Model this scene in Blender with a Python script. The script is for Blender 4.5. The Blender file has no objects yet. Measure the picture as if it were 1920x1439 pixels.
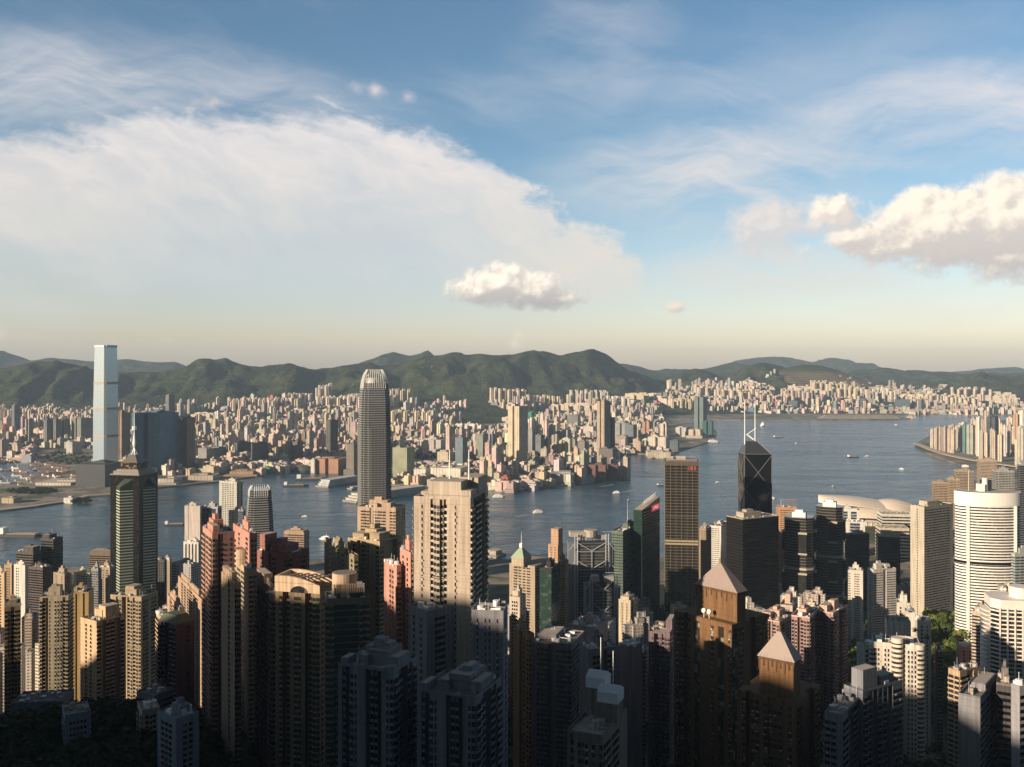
import bpy, math, random
from mathutils import Vector, noise as NZ
random.seed(7)
sin, cos, pi, rad = math.sin, math.cos, math.pi, math.radians
SC = bpy.context.scene
COL = SC.collection
# ------------------------------------------------------------------ camera
F, H, HZ = 1750.0, 414.0, 688.0         # focal length in photo pixels, eye height, horizon row
cam_d = bpy.data.cameras.new('camera'); cam = bpy.data.objects.new('camera', cam_d); COL.objects.link(cam)
cam.location = (0, 0, H); cam.rotation_euler = (rad(90), 0, 0)
cam_d.sensor_width = 36; cam_d.lens = 36*F/1920; cam_d.shift_y = -31.5/1920
cam_d.clip_start = 1; cam_d.clip_end = 90000
SC.camera = cam
# ------------------------------------------------------------------ light
SUN_EL, SUN_AZ = rad(16.0), rad(-125.0)     # azimuth clockwise from +Y
SV = Vector((sin(SUN_AZ)*cos(SUN_EL), cos(SUN_AZ)*cos(SUN_EL), sin(SUN_EL)))
sl = bpy.data.lights.new('sun', 'SUN'); sl.energy = 5.0; sl.angle = rad(0.55); sl.color = (1, .80, .59)
so = bpy.data.objects.new('sun', sl); COL.objects.link(so)
so.rotation_euler = SV.to_track_quat('Z', 'Y').to_euler(); so.location = (-300, -200, 900)
SC.view_settings.view_transform = 'Standard'; SC.view_settings.look = 'None'
SC.view_settings.gamma = 1; SC.view_settings.use_curve_mapping = False
SC.view_settings.exposure = 0.74
HAZE = 2.7e-5

# ------------------------------------------------------------------ node helper
class G:
    def __init__(s, nt): s.nt = nt
    def n(s, t, **kw):
        nd = s.nt.nodes.new(t)
        for k, v in kw.items(): setattr(nd, k, v)
        return nd
    def put(s, sock, v):
        if v is None: return
        if isinstance(v, bpy.types.NodeSocket): s.nt.links.new(v, sock)
        elif isinstance(v, (tuple, list)) and len(v) == 3 and sock.type == 'RGBA': sock.default_value = (*v, 1)
        else: sock.default_value = v
    def m(s, op, a, b=None, c=None, clamp=False):
        nd = s.n('ShaderNodeMath', operation=op, use_clamp=clamp)
        for i, v in enumerate((a, b, c)): s.put(nd.inputs[i], v)
        return nd.outputs[0]
    def add(s, a, b): return s.m('ADD', a, b)
    def sub(s, a, b): return s.m('SUBTRACT', a, b)
    def mul(s, a, b, clamp=False): return s.m('MULTIPLY', a, b, clamp=clamp)
    def ss(s, x, lo, hi):                       # smoothstep (lo may exceed hi)
        nd = s.n('ShaderNodeMapRange', interpolation_type='SMOOTHSTEP')
        inv = lo > hi
        s.put(nd.inputs[0], x); s.put(nd.inputs[1], min(lo, hi)); s.put(nd.inputs[2], max(lo, hi))
        s.put(nd.inputs[3], 1.0 if inv else 0.0); s.put(nd.inputs[4], 0.0 if inv else 1.0)
        return nd.outputs[0]
    def rng(s, x, a, b, c, d):
        nd = s.n('ShaderNodeMapRange', interpolation_type='LINEAR')
        for i, v in enumerate((x, a, b, c, d)): s.put(nd.inputs[i], v)
        return nd.outputs[0]
    def mix(s, f, a, b):
        nd = s.n('ShaderNodeMix', data_type='RGBA')
        s.put(nd.inputs[0], f); s.put(nd.inputs[6], a); s.put(nd.inputs[7], b)
        return nd.outputs[2]
    def noise(s, vec, scale, detail=4, rough=.55, dist=0, out=0):
        nd = s.n('ShaderNodeTexNoise')
        s.put(nd.inputs['Vector'], vec); nd.inputs['Scale'].default_value = scale
        nd.inputs['Detail'].default_value = detail; nd.inputs['Roughness'].default_value = rough
        nd.inputs['Distortion'].default_value = dist
        return nd.outputs[out]
    def xyz(s, x, y, z):
        nd = s.n('ShaderNodeCombineXYZ')
        for i, v in enumerate((x, y, z)): s.put(nd.inputs[i], v)
        return nd.outputs[0]
    def sep(s, v):
        nd = s.n('ShaderNodeSeparateXYZ'); s.put(nd.inputs[0], v); return nd.outputs
    def curve(s, x, pts, x0, x1, y0, y1):
        nd = s.n('ShaderNodeFloatCurve'); c = nd.mapping.curves[0]
        P = [((a-x0)/(x1-x0), (b-y0)/(y1-y0)) for a, b in pts]
        c.points[0].location = P[0]; c.points[1].location = P[-1]
        for p in P[1:-1]: c.points.new(*p)
        nd.mapping.update()
        s.put(nd.inputs['Value'], s.rng(x, x0, x1, 0.0, 1.0))
        return s.rng(nd.outputs[0], 0.0, 1.0, y0, y1)

# ------------------------------------------------------------------ world: Nishita sky with cirrus and cumulus by direction
W = bpy.data.worlds.new('World'); SC.world = W; W.use_nodes = True
g = G(W.node_tree); W.node_tree.nodes.clear()
SKY_K = 0.084
sky = g.n('ShaderNodeTexSky', sky_type='NISHITA', sun_disc=False)
sky.sun_elevation = SUN_EL; sky.sun_rotation = SUN_AZ % (2*pi)
sky.air_density = 1.0; sky.dust_density = 1.0; sky.ozone_density = 1.2; sky.altitude = 400
tc = g.n('ShaderNodeTexCoord').outputs['Generated']
dx, dy, dz = g.sep(tc)
az = g.m('ARCTAN2', dx, dy)
el = g.m('ARCTAN2', dz, g.m('SQRT', g.add(g.mul(dx, dx), g.mul(dy, dy))))
# work in tenths of degrees-like units so that shapes can be measured on the sky
X = g.mul(az, 1000.0); Y = g.mul(el, 1000.0)
def A(px): return math.atan2(px-960, F)*1000
def E(px, py): return math.atan2(HZ-py, math.hypot(F, px-960))*1000
P2 = g.xyz(X, Y, 0.0)
front = g.ss(dy, -.1, .25)
# warped coordinates
wn = g.n('ShaderNodeTexNoise'); g.put(wn.inputs['Vector'], P2); wn.inputs['Scale'].default_value = .006; wn.inputs['Detail'].default_value = 5
wv = g.n('ShaderNodeVectorMath', operation='SUBTRACT'); g.put(wv.inputs[0], wn.outputs['Color']); wv.inputs[1].default_value = (.5, .5, .5)
wx, wy, _ = g.sep(wv.outputs[0])
Xw = g.add(X, g.mul(wx, 110.0)); Yw = g.add(Y, g.mul(wy, 80.0))
# streaks sweeping from upper right to lower left along the anvil
def streak(ang, sx, sy, sc, detail=7, rough=.6, dist=.3):
    c, s_ = cos(ang), sin(ang)
    u = g.add(g.mul(Xw, c), g.mul(Yw, s_)); v = g.sub(g.mul(Yw, c), g.mul(Xw, s_))
    return g.noise(g.xyz(g.mul(u, sx), g.mul(v, sy), 3.1), sc, detail, rough, dist)
st1 = streak(rad(-12), .25, 1.4, .018)
st2 = streak(rad(14), .3, 1.2, .012)
st3 = streak(rad(-22), .5, 1.3, .03, 8)
xs = lambda L: [(A(a), E(a, b)) for a, b in L]
top = g.curve(Xw, xs([(-200, 230), (0, 235), (150, 235), (330, 215), (470, 205), (640, 212), (780, 240), (900, 285), (1000, 345), (1050, 385), (1120, 425), (1190, 450), (1216, 475), (1232, 500), (1300, 520)]), A(-200), A(1300), 0, 300)
bot = g.curve(Xw, xs([(-200, 490), (0, 525), (140, 580), (300, 625), (500, 640), (800, 640), (1000, 640), (1120, 610), (1180, 590), (1216, 560), (1232, 540), (1300, 540)]), A(-200), A(1300), 0, 300)
right = g.ss(Xw, A(1225), A(1205))
leftf = g.ss(X, A(-500), A(-150))
dt = g.sub(top, Yw)
fine = g.noise(g.xyz(X, g.mul(Y, 1.5), 9.0), .035, 7, .65, .5)
e1 = g.ss(g.add(g.add(dt, g.mul(g.sub(st1, .5), 95.0)), g.mul(g.sub(fine, .5), g.rng(X, -200.0, 100.0, 38.0, 95.0))), -9.0, 30.0)
e2 = g.ss(g.add(g.sub(Yw, bot), g.mul(g.sub(st2, .5), 50.0)), -10.0, 75.0)
inner = g.ss(dt, 30.0, 230.0)                                   # the veil thins towards the middle
fall = g.sub(1.0, g.mul(inner, .50))
body = g.add(.70, g.mul(g.ss(g.add(g.mul(st3, .6), g.mul(g.add(st1, st2), .2)), .34, .68), .30))
anvil = g.mul(g.mul(g.mul(e1, e2), g.mul(right, leftf)), g.mul(fall, body))
anvil = g.mul(anvil, 1.0, clamp=True)
# thin high cirrus everywhere
def ell(cx, cy, rx, ry, x=None, y=None, rs=.92):
    a = g.m('DIVIDE', g.sub(X if x is None else x, A(cx)), rx*rs); b = g.m('DIVIDE', g.sub(Y if y is None else y, E(cx, cy)), ry*rs)
    return g.sub(1.0, g.m('SQRT', g.add(g.mul(a, a), g.mul(b, b))))
ci = None
for (cx, cy, rx, ry, k) in ((1350, 335, 240, 80, .95), (1800, 225, 300, 75, .85), (1430, 515, 190, 42, .9), (1780, 545, 190, 30, .3), (1120, 95, 120, 110, .3), (120, 190, 420, 90, .75), (60, 500, 300, 90, .5), (1520, 170, 330, 90, .28), (1000, 175, 150, 40, .2), (1400, 400, 250, 40, .3)):
    b = g.mul(g.ss(ell(cx, cy, rx, ry, Xw, Yw), -.1, .75), k)
    ci = b if ci is None else g.m('MAXIMUM', ci, b)
cn = g.mul(g.add(g.mul(st2, .6), g.mul(st1, .5)), 1.0)
ci = g.mul(ci, g.ss(cn, .34, .68))
ci = g.add(ci, g.mul(g.ss(st1, .45, .85), .12))
base = g.n('ShaderNodeVectorMath', operation='SCALE'); g.put(base.inputs[0], sky.outputs[0]); base.inputs['Scale'].default_value = SKY_K
# the blue gets a touch deeper and warmer towards the horizon
hz = g.ss(el, .26, -.02)
tint = g.mix(hz, (.80, .99, 1.06), (1.42, 1.22, 1.26))
tm = g.n('ShaderNodeMix', data_type='RGBA', blend_type='MULTIPLY'); tm.inputs[0].default_value = 1
g.put(tm.inputs[6], base.outputs[0]); g.put(tm.inputs[7], tint)
colr = tm.outputs[2]
# unseen sky overhead and behind the camera, darkened to deepen the shadows
sky_dim = g.mul(g.rng(el, .42, .95, 1.0, .22), g.rng(dy, .35, -.3, 1.0, .45))
colr = scl0 = g.n('ShaderNodeVectorMath', operation='SCALE'); g.put(scl0.inputs[0], tm.outputs[2]); g.put(scl0.inputs['Scale'], sky_dim); colr = scl0.outputs[0]
veil = g.mix(g.mul(inner, .8), g.mix(g.ss(Y, 40.0, 330.0), (.57, .52, .45), (.62, .58, .58)), (.43, .47, .50))
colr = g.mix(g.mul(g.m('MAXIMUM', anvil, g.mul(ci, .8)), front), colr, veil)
# cumulus: lumpy blobs, lit from the upper left
def cumulus(blobs, soft, lump, colA, colB, scale, yb, yt, dens, xl=None, rs=.68):
    vs = []
    for off in (0.0, 7.0):
        q = g.xyz(g.add(X, -off), g.add(Y, off), 1.7)
        nn = g.noise(q, scale, 9, .62, .1)
        v = None
        for (cx, cy, rx, ry) in blobs:
            b = ell(cx, cy, rx, ry, g.add(X, -off), g.add(Y, off), rs)
            b = g.mul(b, min(rx, ry)/40.0)
            v = b if v is None else g.m('SMOOTH_MAX', v, b, .12)
        vs.append(g.add(v, g.mul(g.sub(nn, .5), lump)))
    d = g.mul(g.ss(vs[0], 0.0, soft), dens)
    rim = g.ss(g.sub(vs[0], vs[1]), -.15, .42)                 # density falls towards the sun: lit flank
    hgt = g.rng(Y, yb, yt, 0.0, 1.0)
    sh = g.m('ADD', g.mul(rim, .85), g.mul(hgt, .36), clamp=True)
    if xl: sh = g.mul(sh, g.rng(X, xl[0], xl[1], 1.0, xl[2]))
    return d, g.mix(sh, colB, colA)
for args in (
    ([(900, 545, 55, 22), (940, 532, 60, 30), (930, 520, 25, 20), (990, 545, 70, 28), (1045, 558, 45, 20)], .34, 1.0, (.84, .74, .62), (.33, .31, .31), .045, E(960, 580), E(960, 520), 1.0, None, .86),
    ([(1775, 430, 105, 60), (1765, 392, 70, 42), (1805, 375, 40, 30), (1880, 425, 90, 55), (1880, 375, 34, 34), (1925, 385, 45, 42), (1700, 462, 80, 34), (1585, 448, 62, 20), (1558, 396, 38, 28), (1640, 468, 90, 20), (1900, 480, 90, 36), (1980, 410, 80, 70), (1820, 478, 130, 30)], .42, 1.7, (.78, .69, .58), (.42, .385, .37), .024, E(1800, 515), E(1800, 385), 1.0, None, .77),
    ([(1435, 428, 60, 40), (1490, 425, 55, 28), (1390, 440, 30, 22), (1525, 420, 45, 26)], .7, 1.6, (.64, .56, .50), (.50, .47, .46), .034, E(1435, 470), E(1435, 390), .8, None, .9),
    ([(1268, 577, 20, 11)], .25, .5, (.68, .58, .48), (.4, .37, .36), .05, E(1268, 588), E(1268, 566), 1.0, None),
    ([(400, 192, 38, 14), (375, 203, 28, 9)], .7, 1.1, (.66, .56, .52), (.56, .5, .5), .03, E(400, 210), E(400, 175), .7, None),
    ([(668, 165, 22, 15), (702, 170, 26, 12), (765, 182, 22, 12), (630, 182, 32, 10)], .7, 1.0, (.72, .60, .54), (.56, .52, .54), .03, E(668, 190), E(668, 150), .75, None),
    ([(145, 364, 38, 9), (135, 448, 28, 10), (180, 455, 32, 9)], .7, .7, (.44, .44, .48), (.42, .42, .46), .04, 0.0, 400.0, .55, None),
    ([(972, 628, 11, 17), (966, 648, 17, 13)], .5, .8, (.80, .66, .55), (.60, .53, .48), .05, E(970, 660), E(970, 610), .75, None),
    ([(1110, 545, 35, 8), (790, 541, 35, 5), (915, 606, 28, 5), (1015, 600, 22, 4)], .8, .6, (.46, .45, .47), (.42, .42, .44), .05, 0.0, 400.0, .5, None),
    ([(60, 632, 90, 7), (0, 628, 20, 18), (190, 634, 40, 5), (330, 640, 100, 5), (560, 638, 130, 5)], .7, .8, (.72, .58, .50), (.46, .42, .41), .03, E(60, 640), E(60, 622), .5, None),
    ([(1650, 688, 60, 7), (1560, 672, 40, 5), (1740, 690, 40, 5)], .7, .6, (.70, .60, .53), (.5, .5, .5), .05, E(1650, 700), E(1650, 680), .5, None)):
    d, c = cumulus(*args)
    colr = g.mix(g.mul(d, front), colr, c)
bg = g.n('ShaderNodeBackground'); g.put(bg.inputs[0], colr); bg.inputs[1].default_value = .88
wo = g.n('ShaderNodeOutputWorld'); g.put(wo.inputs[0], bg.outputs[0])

# ------------------------------------------------------------------ materials
MATS = {}
def mat(name, build):
    if name in MATS: return MATS[name]
    m = bpy.data.materials.new(name); m.use_nodes = True; m.node_tree.nodes.clear()
    q = G(m.node_tree); bs = q.n('ShaderNodeBsdfPrincipled'); o = q.n('ShaderNodeOutputMaterial')
    q.put(o.inputs[0], bs.outputs[0]); build(q, bs); MATS[name] = m
    return m
def setp(q, bs, col=None, rough=None, metal=None, spec=None, normal=None):
    if col is not None: q.put(bs.inputs['Base Color'], col)
    if rough is not None: q.put(bs.inputs['Roughness'], rough)
    if metal is not None: q.put(bs.inputs['Metallic'], metal)
    if spec is not None: q.put(bs.inputs['Specular IOR Level'], spec)
    if normal is not None: q.put(bs.inputs['Normal'], normal)
def bump(q, h, strength=.3, dist=1.0):
    b = q.n('ShaderNodeBump'); q.put(b.inputs['Height'], h); q.put(b.inputs['Strength'], strength); q.put(b.inputs['Distance'], dist)
    return b.outputs[0]
def pos(q): return q.n('ShaderNodeNewGeometry').outputs['Position']
def scl(q, c, f):
    nd = q.n('ShaderNodeVectorMath', operation='SCALE'); q.put(nd.inputs[0], c); q.put(nd.inputs['Scale'], f); return nd.outputs[0]

def wall(c, fh=3.1):
    """painted or tiled wall: stains running down, floor joints"""
    def b(q, bs):
        p = pos(q); x, y, z = q.sep(p)
        n1 = q.noise(q.xyz(q.mul(x, .7), q.mul(y, .7), q.mul(z, .03)), 1.0, 6, .68)
        n2 = q.noise(p, .06, 3)
        f = q.add(q.rng(n1, .3, .75, .52, 1.12), q.mul(q.sub(n2, .5), .25))
        jt = q.m('LESS_THAN', q.m('FRACT', q.m('DIVIDE', z, fh)), .055)
        f = q.mul(f, q.sub(1.0, q.mul(jt, .3)))
        setp(q, bs, scl(q, (*c,), f) if False else None, .82, 0, .12)
        cc = q.n('ShaderNodeCombineXYZ'); 
        for i in range(3): cc.inputs[i].default_value = c[i]
        q.put(bs.inputs['Base Color'], scl(q, cc.outputs[0], f))
    return mat('wall_%02d_%02d_%02d_%d' % (c[0]*100, c[1]*100, c[2]*100, fh*10), b)
def glass(c=(.02, .025, .03), rough=.12, var=.10, metal=0.0, cell=3.1):
    """window glass with some panes showing pale blinds"""
    def b(q, bs):
        p = pos(q); x, y, z = q.sep(p)
        wn = q.n('ShaderNodeTexWhiteNoise')
        q.put(wn.inputs['Vector'], q.xyz(q.m('FLOOR', q.m('DIVIDE', x, cell)), q.m('FLOOR', q.m('DIVIDE', y, cell)), q.m('FLOOR', q.m('DIVIDE', z, cell))))
        r = wn.outputs['Value']
        lt = q.mul(q.m('POWER', r, 6.0), var*2)
        cc = q.mix(lt, c, (.75, .7, .6))
        setp(q, bs, cc, q.add(rough, q.mul(r, .06)), metal, .35)
        nb = q.noise(p, .12, 2)
        q.put(bs.inputs['Normal'], bump(q, q.add(q.mul(nb, 1.2), q.mul(r, .35)), .10, .5))
    return mat('glass_%03d_%03d_%03d_%d_%d' % (c[0]*500, c[1]*500, c[2]*500, rough*100, var*100+metal*1000), b)
def plain(name, c, rough=.6, metal=0.0, k=.25, sc=.4):
    def b(q, bs):
        n = q.noise(pos(q), sc, 4)
        cc = q.n('ShaderNodeCombineXYZ')
        for i in range(3): cc.inputs[i].default_value = c[i]
        setp(q, bs, None, rough, metal); q.put(bs.inputs['Base Color'], scl(q, cc.outputs[0], q.add(1.0-k*.5, q.mul(n, k))))
    return mat(name, b)

def b_city(q, bs):
    """far buildings: window grid from wall metres, paint colour from the face colour"""
    uv = q.n('ShaderNodeUVMap'); uv.uv_map = 'UVMap'; u, v, _ = q.sep(uv.outputs[0])
    at = q.n('ShaderNodeVertexColor'); at.layer_name = 'Col'
    st = at.outputs['Alpha']
    fu = q.m('FRACT', q.m('DIVIDE', u, 3.3)); fv = q.m('FRACT', q.m('DIVIDE', v, 3.1))
    wu = q.m('GREATER_THAN', fu, q.rng(st, 0.0, 1.0, .62, .02)); wv_ = q.m('GREATER_THAN', fv, .5)
    slot = q.m('LESS_THAN', q.m('FRACT', q.m('DIVIDE', u, 11.5)), .17)
    slot = q.mul(slot, q.m('LESS_THAN', st, .6))
    win = q.m('MAXIMUM', q.mul(wu, wv_), q.mul(slot, .8))
    nz = q.sep(q.n('ShaderNodeNewGeometry').outputs['Normal'])[2]
    side = q.m('LESS_THAN', nz, .5)
    win = q.mul(win, side)
    n = q.noise(pos(q), .03, 4, .6)
    c = scl(q, at.outputs['Color'], q.rng(n, .3, .7, .75, 1.1))
    c = q.mix(q.mul(win, .74), c, (.04, .045, .055))
    c = q.mix(q.sub(1.0, side), c, scl(q, c, .75))
    setp(q, bs, c, q.sub(.85, q.mul(win, .5)), 0, .4)
M_CITY = mat('city_facade', b_city)

def b_water(q, bs):
    p = pos(q); x, y, z = q.sep(p)
    sw = q.noise(q.xyz(q.mul(x, .6), y, 0.0), .0022, 7, .62, 1.6)
    sw2 = q.noise(q.xyz(q.mul(x, .35), y, 5.0), .006, 8, .7, .9)
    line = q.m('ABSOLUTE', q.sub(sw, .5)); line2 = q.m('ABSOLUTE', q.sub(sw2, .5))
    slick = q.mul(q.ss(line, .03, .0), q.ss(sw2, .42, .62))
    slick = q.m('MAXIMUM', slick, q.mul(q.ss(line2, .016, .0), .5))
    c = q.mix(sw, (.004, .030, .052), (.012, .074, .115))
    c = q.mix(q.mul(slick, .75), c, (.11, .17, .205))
    b1 = q.noise(q.xyz(x, y, 0.0), .10, 6, .62, .4); b2 = q.noise(q.xyz(q.mul(x, .5), y, 2.0), .018, 5, .6)
    h = q.add(q.add(q.mul(b1, 1.0), q.mul(b2, 3.0)), q.mul(sw, 9.0))
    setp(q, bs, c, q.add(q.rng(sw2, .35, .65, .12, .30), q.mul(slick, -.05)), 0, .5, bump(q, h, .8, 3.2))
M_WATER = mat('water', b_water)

def b_land(q, bs):
    p = pos(q)
    n = q.noise(p, .012, 6, .65); n2 = q.noise(p, .0035, 4, .6, .6); n3 = q.noise(p, .06, 4, .7)
    c = q.mix(q.ss(n, .4, .6), (.10, .09, .075), (.26, .22, .17))
    c = q.mix(q.ss(n2, .52, .6), c, q.mix(n3, (.025, .04, .015), (.07, .09, .035)))
    c = q.mix(q.mul(q.ss(n3, .55, .7), .6), c, (.34, .30, .25))
    setp(q, bs, c, .9)
M_LAND = mat('land', b_land)

def b_hill(q, bs):
    gm = q.n('ShaderNodeNewGeometry'); p = gm.outputs['Position']
    nz = q.sep(gm.outputs['Normal'])[2]
    n = q.noise(p, .006, 8, .65); n2 = q.noise(p, .03, 6, .7); n3 = q.noise(p, .0018, 4)
    c = q.mix(q.ss(n, .38, .64), (.018, .030, .013), (.062, .074, .032))
    c = q.mix(q.mul(q.ss(n2, .5, .75), .6), c, (.09, .098, .045))
    rock = q.mul(q.ss(n3, .54, .66), q.ss(n2, .52, .66))
    rock = q.mul(rock, q.ss(nz, .97, .80))
    c = q.mix(q.mul(rock, .8), c, (.24, .20, .16))
    setp(q, bs, c, .95, 0, .1, bump(q, q.add(q.mul(n, 110.0), q.mul(n2, 26.0)), .9, 1.0))
M_HILL = mat('hill_green', b_hill)
def b_quarry(q, bs):
    p = pos(q); x, y, z = q.sep(p)
    n = q.noise(p, .01, 5)
    f = q.m('FRACT', q.add(q.m('DIVIDE', z, 21.0), q.mul(n, .5)))
    c = q.mix(q.ss(f, .25, .6), (.20, .14, .10), (.06, .065, .03))
    c = q.mix(q.ss(z, 330.0, 385.0), c, (.035, .05, .02))
    setp(q, bs, c, .95, 0, .1)
M_QUARRY = mat('quarry', b_quarry)
def leaf(name, a, b_, sc=.15):
    def b(q, bs):
        p = pos(q); n = q.noise(p, sc, 5, .7)
        oi = q.n('ShaderNodeObjectInfo').outputs['Random']
        c = q.mix(q.ss(q.add(n, q.mul(q.sub(oi, .5), .25)), .35, .65), a, b_)
        setp(q, bs, c, .75, 0, .15)
    return mat(name, b)
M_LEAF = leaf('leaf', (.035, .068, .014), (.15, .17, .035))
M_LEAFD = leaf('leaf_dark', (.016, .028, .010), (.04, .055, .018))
M_BARK = plain('bark', (.09, .065, .045), .9)

# ------------------------------------------------------------------ geometry helpers
def px(x, D): return (x-960)/F*D
def pz(y, D): return H-(y-HZ)/F*D
def gy(y, z=0.0): return (H-z)*F/(y-HZ)       # distance of a ground point seen at row y

def tagp(o, label=None, cat=None, group=None, kind=None):
    if label: o['label'] = label
    if cat: o['category'] = cat
    if group: o['group'] = group
    if kind: o['kind'] = kind
    return o
def empty(name, loc, rz=0, **kw):
    o = bpy.data.objects.new(name, None); o.location = loc; o.rotation_euler = (0, 0, rz); o.empty_display_size = 5
    COL.objects.link(o); return tagp(o, **kw)
def link(name, me, parent=None, loc=None, rz=None):
    o = bpy.data.objects.new(name, me)
    if parent: o.parent = parent
    if loc: o.location = loc
    if rz: o.rotation_euler = (0, 0, rz)
    COL.objects.link(o); return o

class MB:
    """collects faces of one mesh; optional wall-metre UVs and face colours"""
    def __init__(s): s.v, s.f, s.uv, s.c, s.mi = [], [], [], [], []
    def face(s, pts, uv=None, c=(1, 1, 1, 1), mi=0):
        i = len(s.v); s.v += [tuple(p) for p in pts]; s.f.append(tuple(range(i, i+len(pts))))
        s.uv.append(uv or [(0, 0)]*len(pts)); s.c.append(c); s.mi.append(mi)
    def prism(s, P, z0, z1, c=(1, 1, 1, 1), mi=0, mt=None, P2=None, top=True, bottom=False):
        P2 = P2 or P; n = len(P); u = 0
        for i in range(n):
            a, b = P[i], P[(i+1) % n]; a2, b2 = P2[i], P2[(i+1) % n]
            L = math.hypot(b[0]-a[0], b[1]-a[1])
            s.face([(a[0], a[1], z0), (b[0], b[1], z0), (b2[0], b2[1], z1), (a2[0], a2[1], z1)],
                   [(u, z0), (u+L, z0), (u+L, z1), (u, z1)], c, mi)
            u += L
        if top: s.face([(a[0], a[1], z1) for a in P2], None, c, mi if mt is None else mt)
        if bottom: s.face([(a[0], a[1], z0) for a in reversed(P)], None, c, mi)
    def box(s, x0, x1, y0, y1, z0, z1, **k):
        s.prism([(x0, y0), (x1, y0), (x1, y1), (x0, y1)], z0, z1, **k)
    def bar(s, a, b, r, n=4, r2=None, mi=0, c=(1, 1, 1, 1)):
        a, b = Vector(a), Vector(b); d = (b-a).normalized(); r2 = r if r2 is None else r2
        t = Vector((0, 0, 1)) if abs(d.z) < .9 else Vector((1, 0, 0))
        e1 = d.cross(t).normalized(); e2 = d.cross(e1)
        R = [[p+(e1*cos(k*2*pi/n+pi/4)+e2*sin(k*2*pi/n+pi/4))*q for k in range(n)] for p, q in ((a, r), (b, r2))]
        for k in range(n):
            j = (k+1) % n; s.face([R[0][j], R[0][k], R[1][k], R[1][j]], None, c, mi)
        s.face(R[1][::-1], None, c, mi); s.face(R[0], None, c, mi)
    def mesh(s, name, mats, attrs=False):
        me = bpy.data.meshes.new(name); me.from_pydata(s.v, [], s.f)
        for m in (mats if isinstance(mats, (list, tuple)) else [mats]): me.materials.append(m)
        if any(s.mi): me.polygons.foreach_set('material_index', s.mi)
        if attrs:
            uvl = me.uv_layers.new(name='UVMap'); fl = []
            for u in s.uv:
                for a in u: fl += a
            uvl.data.foreach_set('uv', fl)
            ca = me.color_attributes.new('Col', 'FLOAT_COLOR', 'CORNER'); fl = []
            for f, c in zip(s.f, s.c): fl += list(c)*len(f)
            ca.data.foreach_set('color', fl)
        me.update(); return me
    def obj(s, name, mats, parent=None, loc=None, rz=None, attrs=False, **kw):
        return tagp(link(name, s.mesh(name, mats, attrs), parent, loc, rz), **kw)

def grid(name, xs_, ys_, fn, mt, smooth=True, **kw):
    V = [fn(a, b) for b in ys_ for a in xs_]; n = len(xs_)
    Fc = [(j*n+i, j*n+i+1, (j+1)*n+i+1, (j+1)*n+i) for j in range(len(ys_)-1) for i in range(n-1)]
    me = bpy.data.meshes.new(name); me.from_pydata(V, [], Fc); me.materials.append(mt)
    if smooth: me.polygons.foreach_set('use_smooth', [True]*len(Fc))
    me.update(); return tagp(link(name, me), kind='structure', **kw)
def lin(L, x):
    if x <= L[0][0]: return L[0][1]
    for (a, b), (c, d) in zip(L, L[1:]):
        if x <= c: return b+(d-b)*(x-a)/(c-a)
    return L[-1][1]
def cub(L, x):                                    # smooth interpolation through the points
    if x <= L[0][0]: return L[0][1]
    for i in range(len(L)-1):
        a, c = L[i], L[i+1]
        if x <= c[0]:
            p = L[i-1] if i else a; n = L[i+2] if i+2 < len(L) else c
            h = c[0]-a[0]; t = (x-a[0])/h
            m0 = (c[1]-p[1])/max(1e-6, c[0]-p[0])*h; m1 = (n[1]-a[1])/max(1e-6, n[0]-a[0])*h
            return (2*t**3-3*t*t+1)*a[1]+(t**3-2*t*t+t)*m0+(3*t*t-2*t**3)*c[1]+(t**3-t*t)*m1
    return L[-1][1]
def sst(a, b, x):
    t = max(0, min(1, (x-a)/(b-a))); return t*t*(3-2*t)
def fbm(x, y, s, o=5, h=.6): return NZ.fractal(Vector((x/s, y/s, 3.3)), h, 2.1, o)
# ================================================================== SETTING
wp = MB(); wp.face([(-24000, -3000, 0), (24000, -3000, 0), (24000, 25000, 0), (-24000, 25000, 0)])
wp.obj('water', M_WATER, kind='structure')
# Kowloon shore, measured on the water line
def G2(x, y): D = gy(y); return (px(x, D), D)
KSH = [G2(a, b) for a, b in [(-900, 1010), (-300, 985), (0, 960), (60, 953), (120, 944), (165, 933), (210, 930), (290, 917), (400, 906), (480, 895), (560, 886), (640, 883), (668, 886),
      (700, 905), (760, 915), (915, 919), (960, 925), (1020, 917), (1100, 907), (1178, 900), (1176, 893), (1160, 884), (1157, 858), (1195, 852), (1262, 856), (1265, 850), (1340, 827), (1344, 812),
      (1335, 801), (1300, 795), (1250, 787.5), (1440, 789), (1700, 788), (1708, 784), (1640, 779.5), (1760, 777.5), (1830, 779.5), (1920, 778), (2400, 776)]]
KPOLY = [(-20000, 2400), (-14000, 2400)] + KSH + [(22000, 12000), (22000, 24500), (-20000, 24500)]
INLET = [G2(a, b) for a, b in [(-300, 914), (0, 914), (32, 909), (62, 897), (74, 886), (60, 874), (42, 864), (0, 856), (-300, 852)]]
# inlet is cut by leading the shore into it
INL = [(-14000, gy(852)), *[INLET[i] for i in range(len(INLET)-1, -1, -1)], (-14000, gy(914))]
def land(name, P, z=4.0):
    m = MB(); m.prism(P, -2.0, z)
    return m.obj(name, M_LAND, kind='structure')
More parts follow.
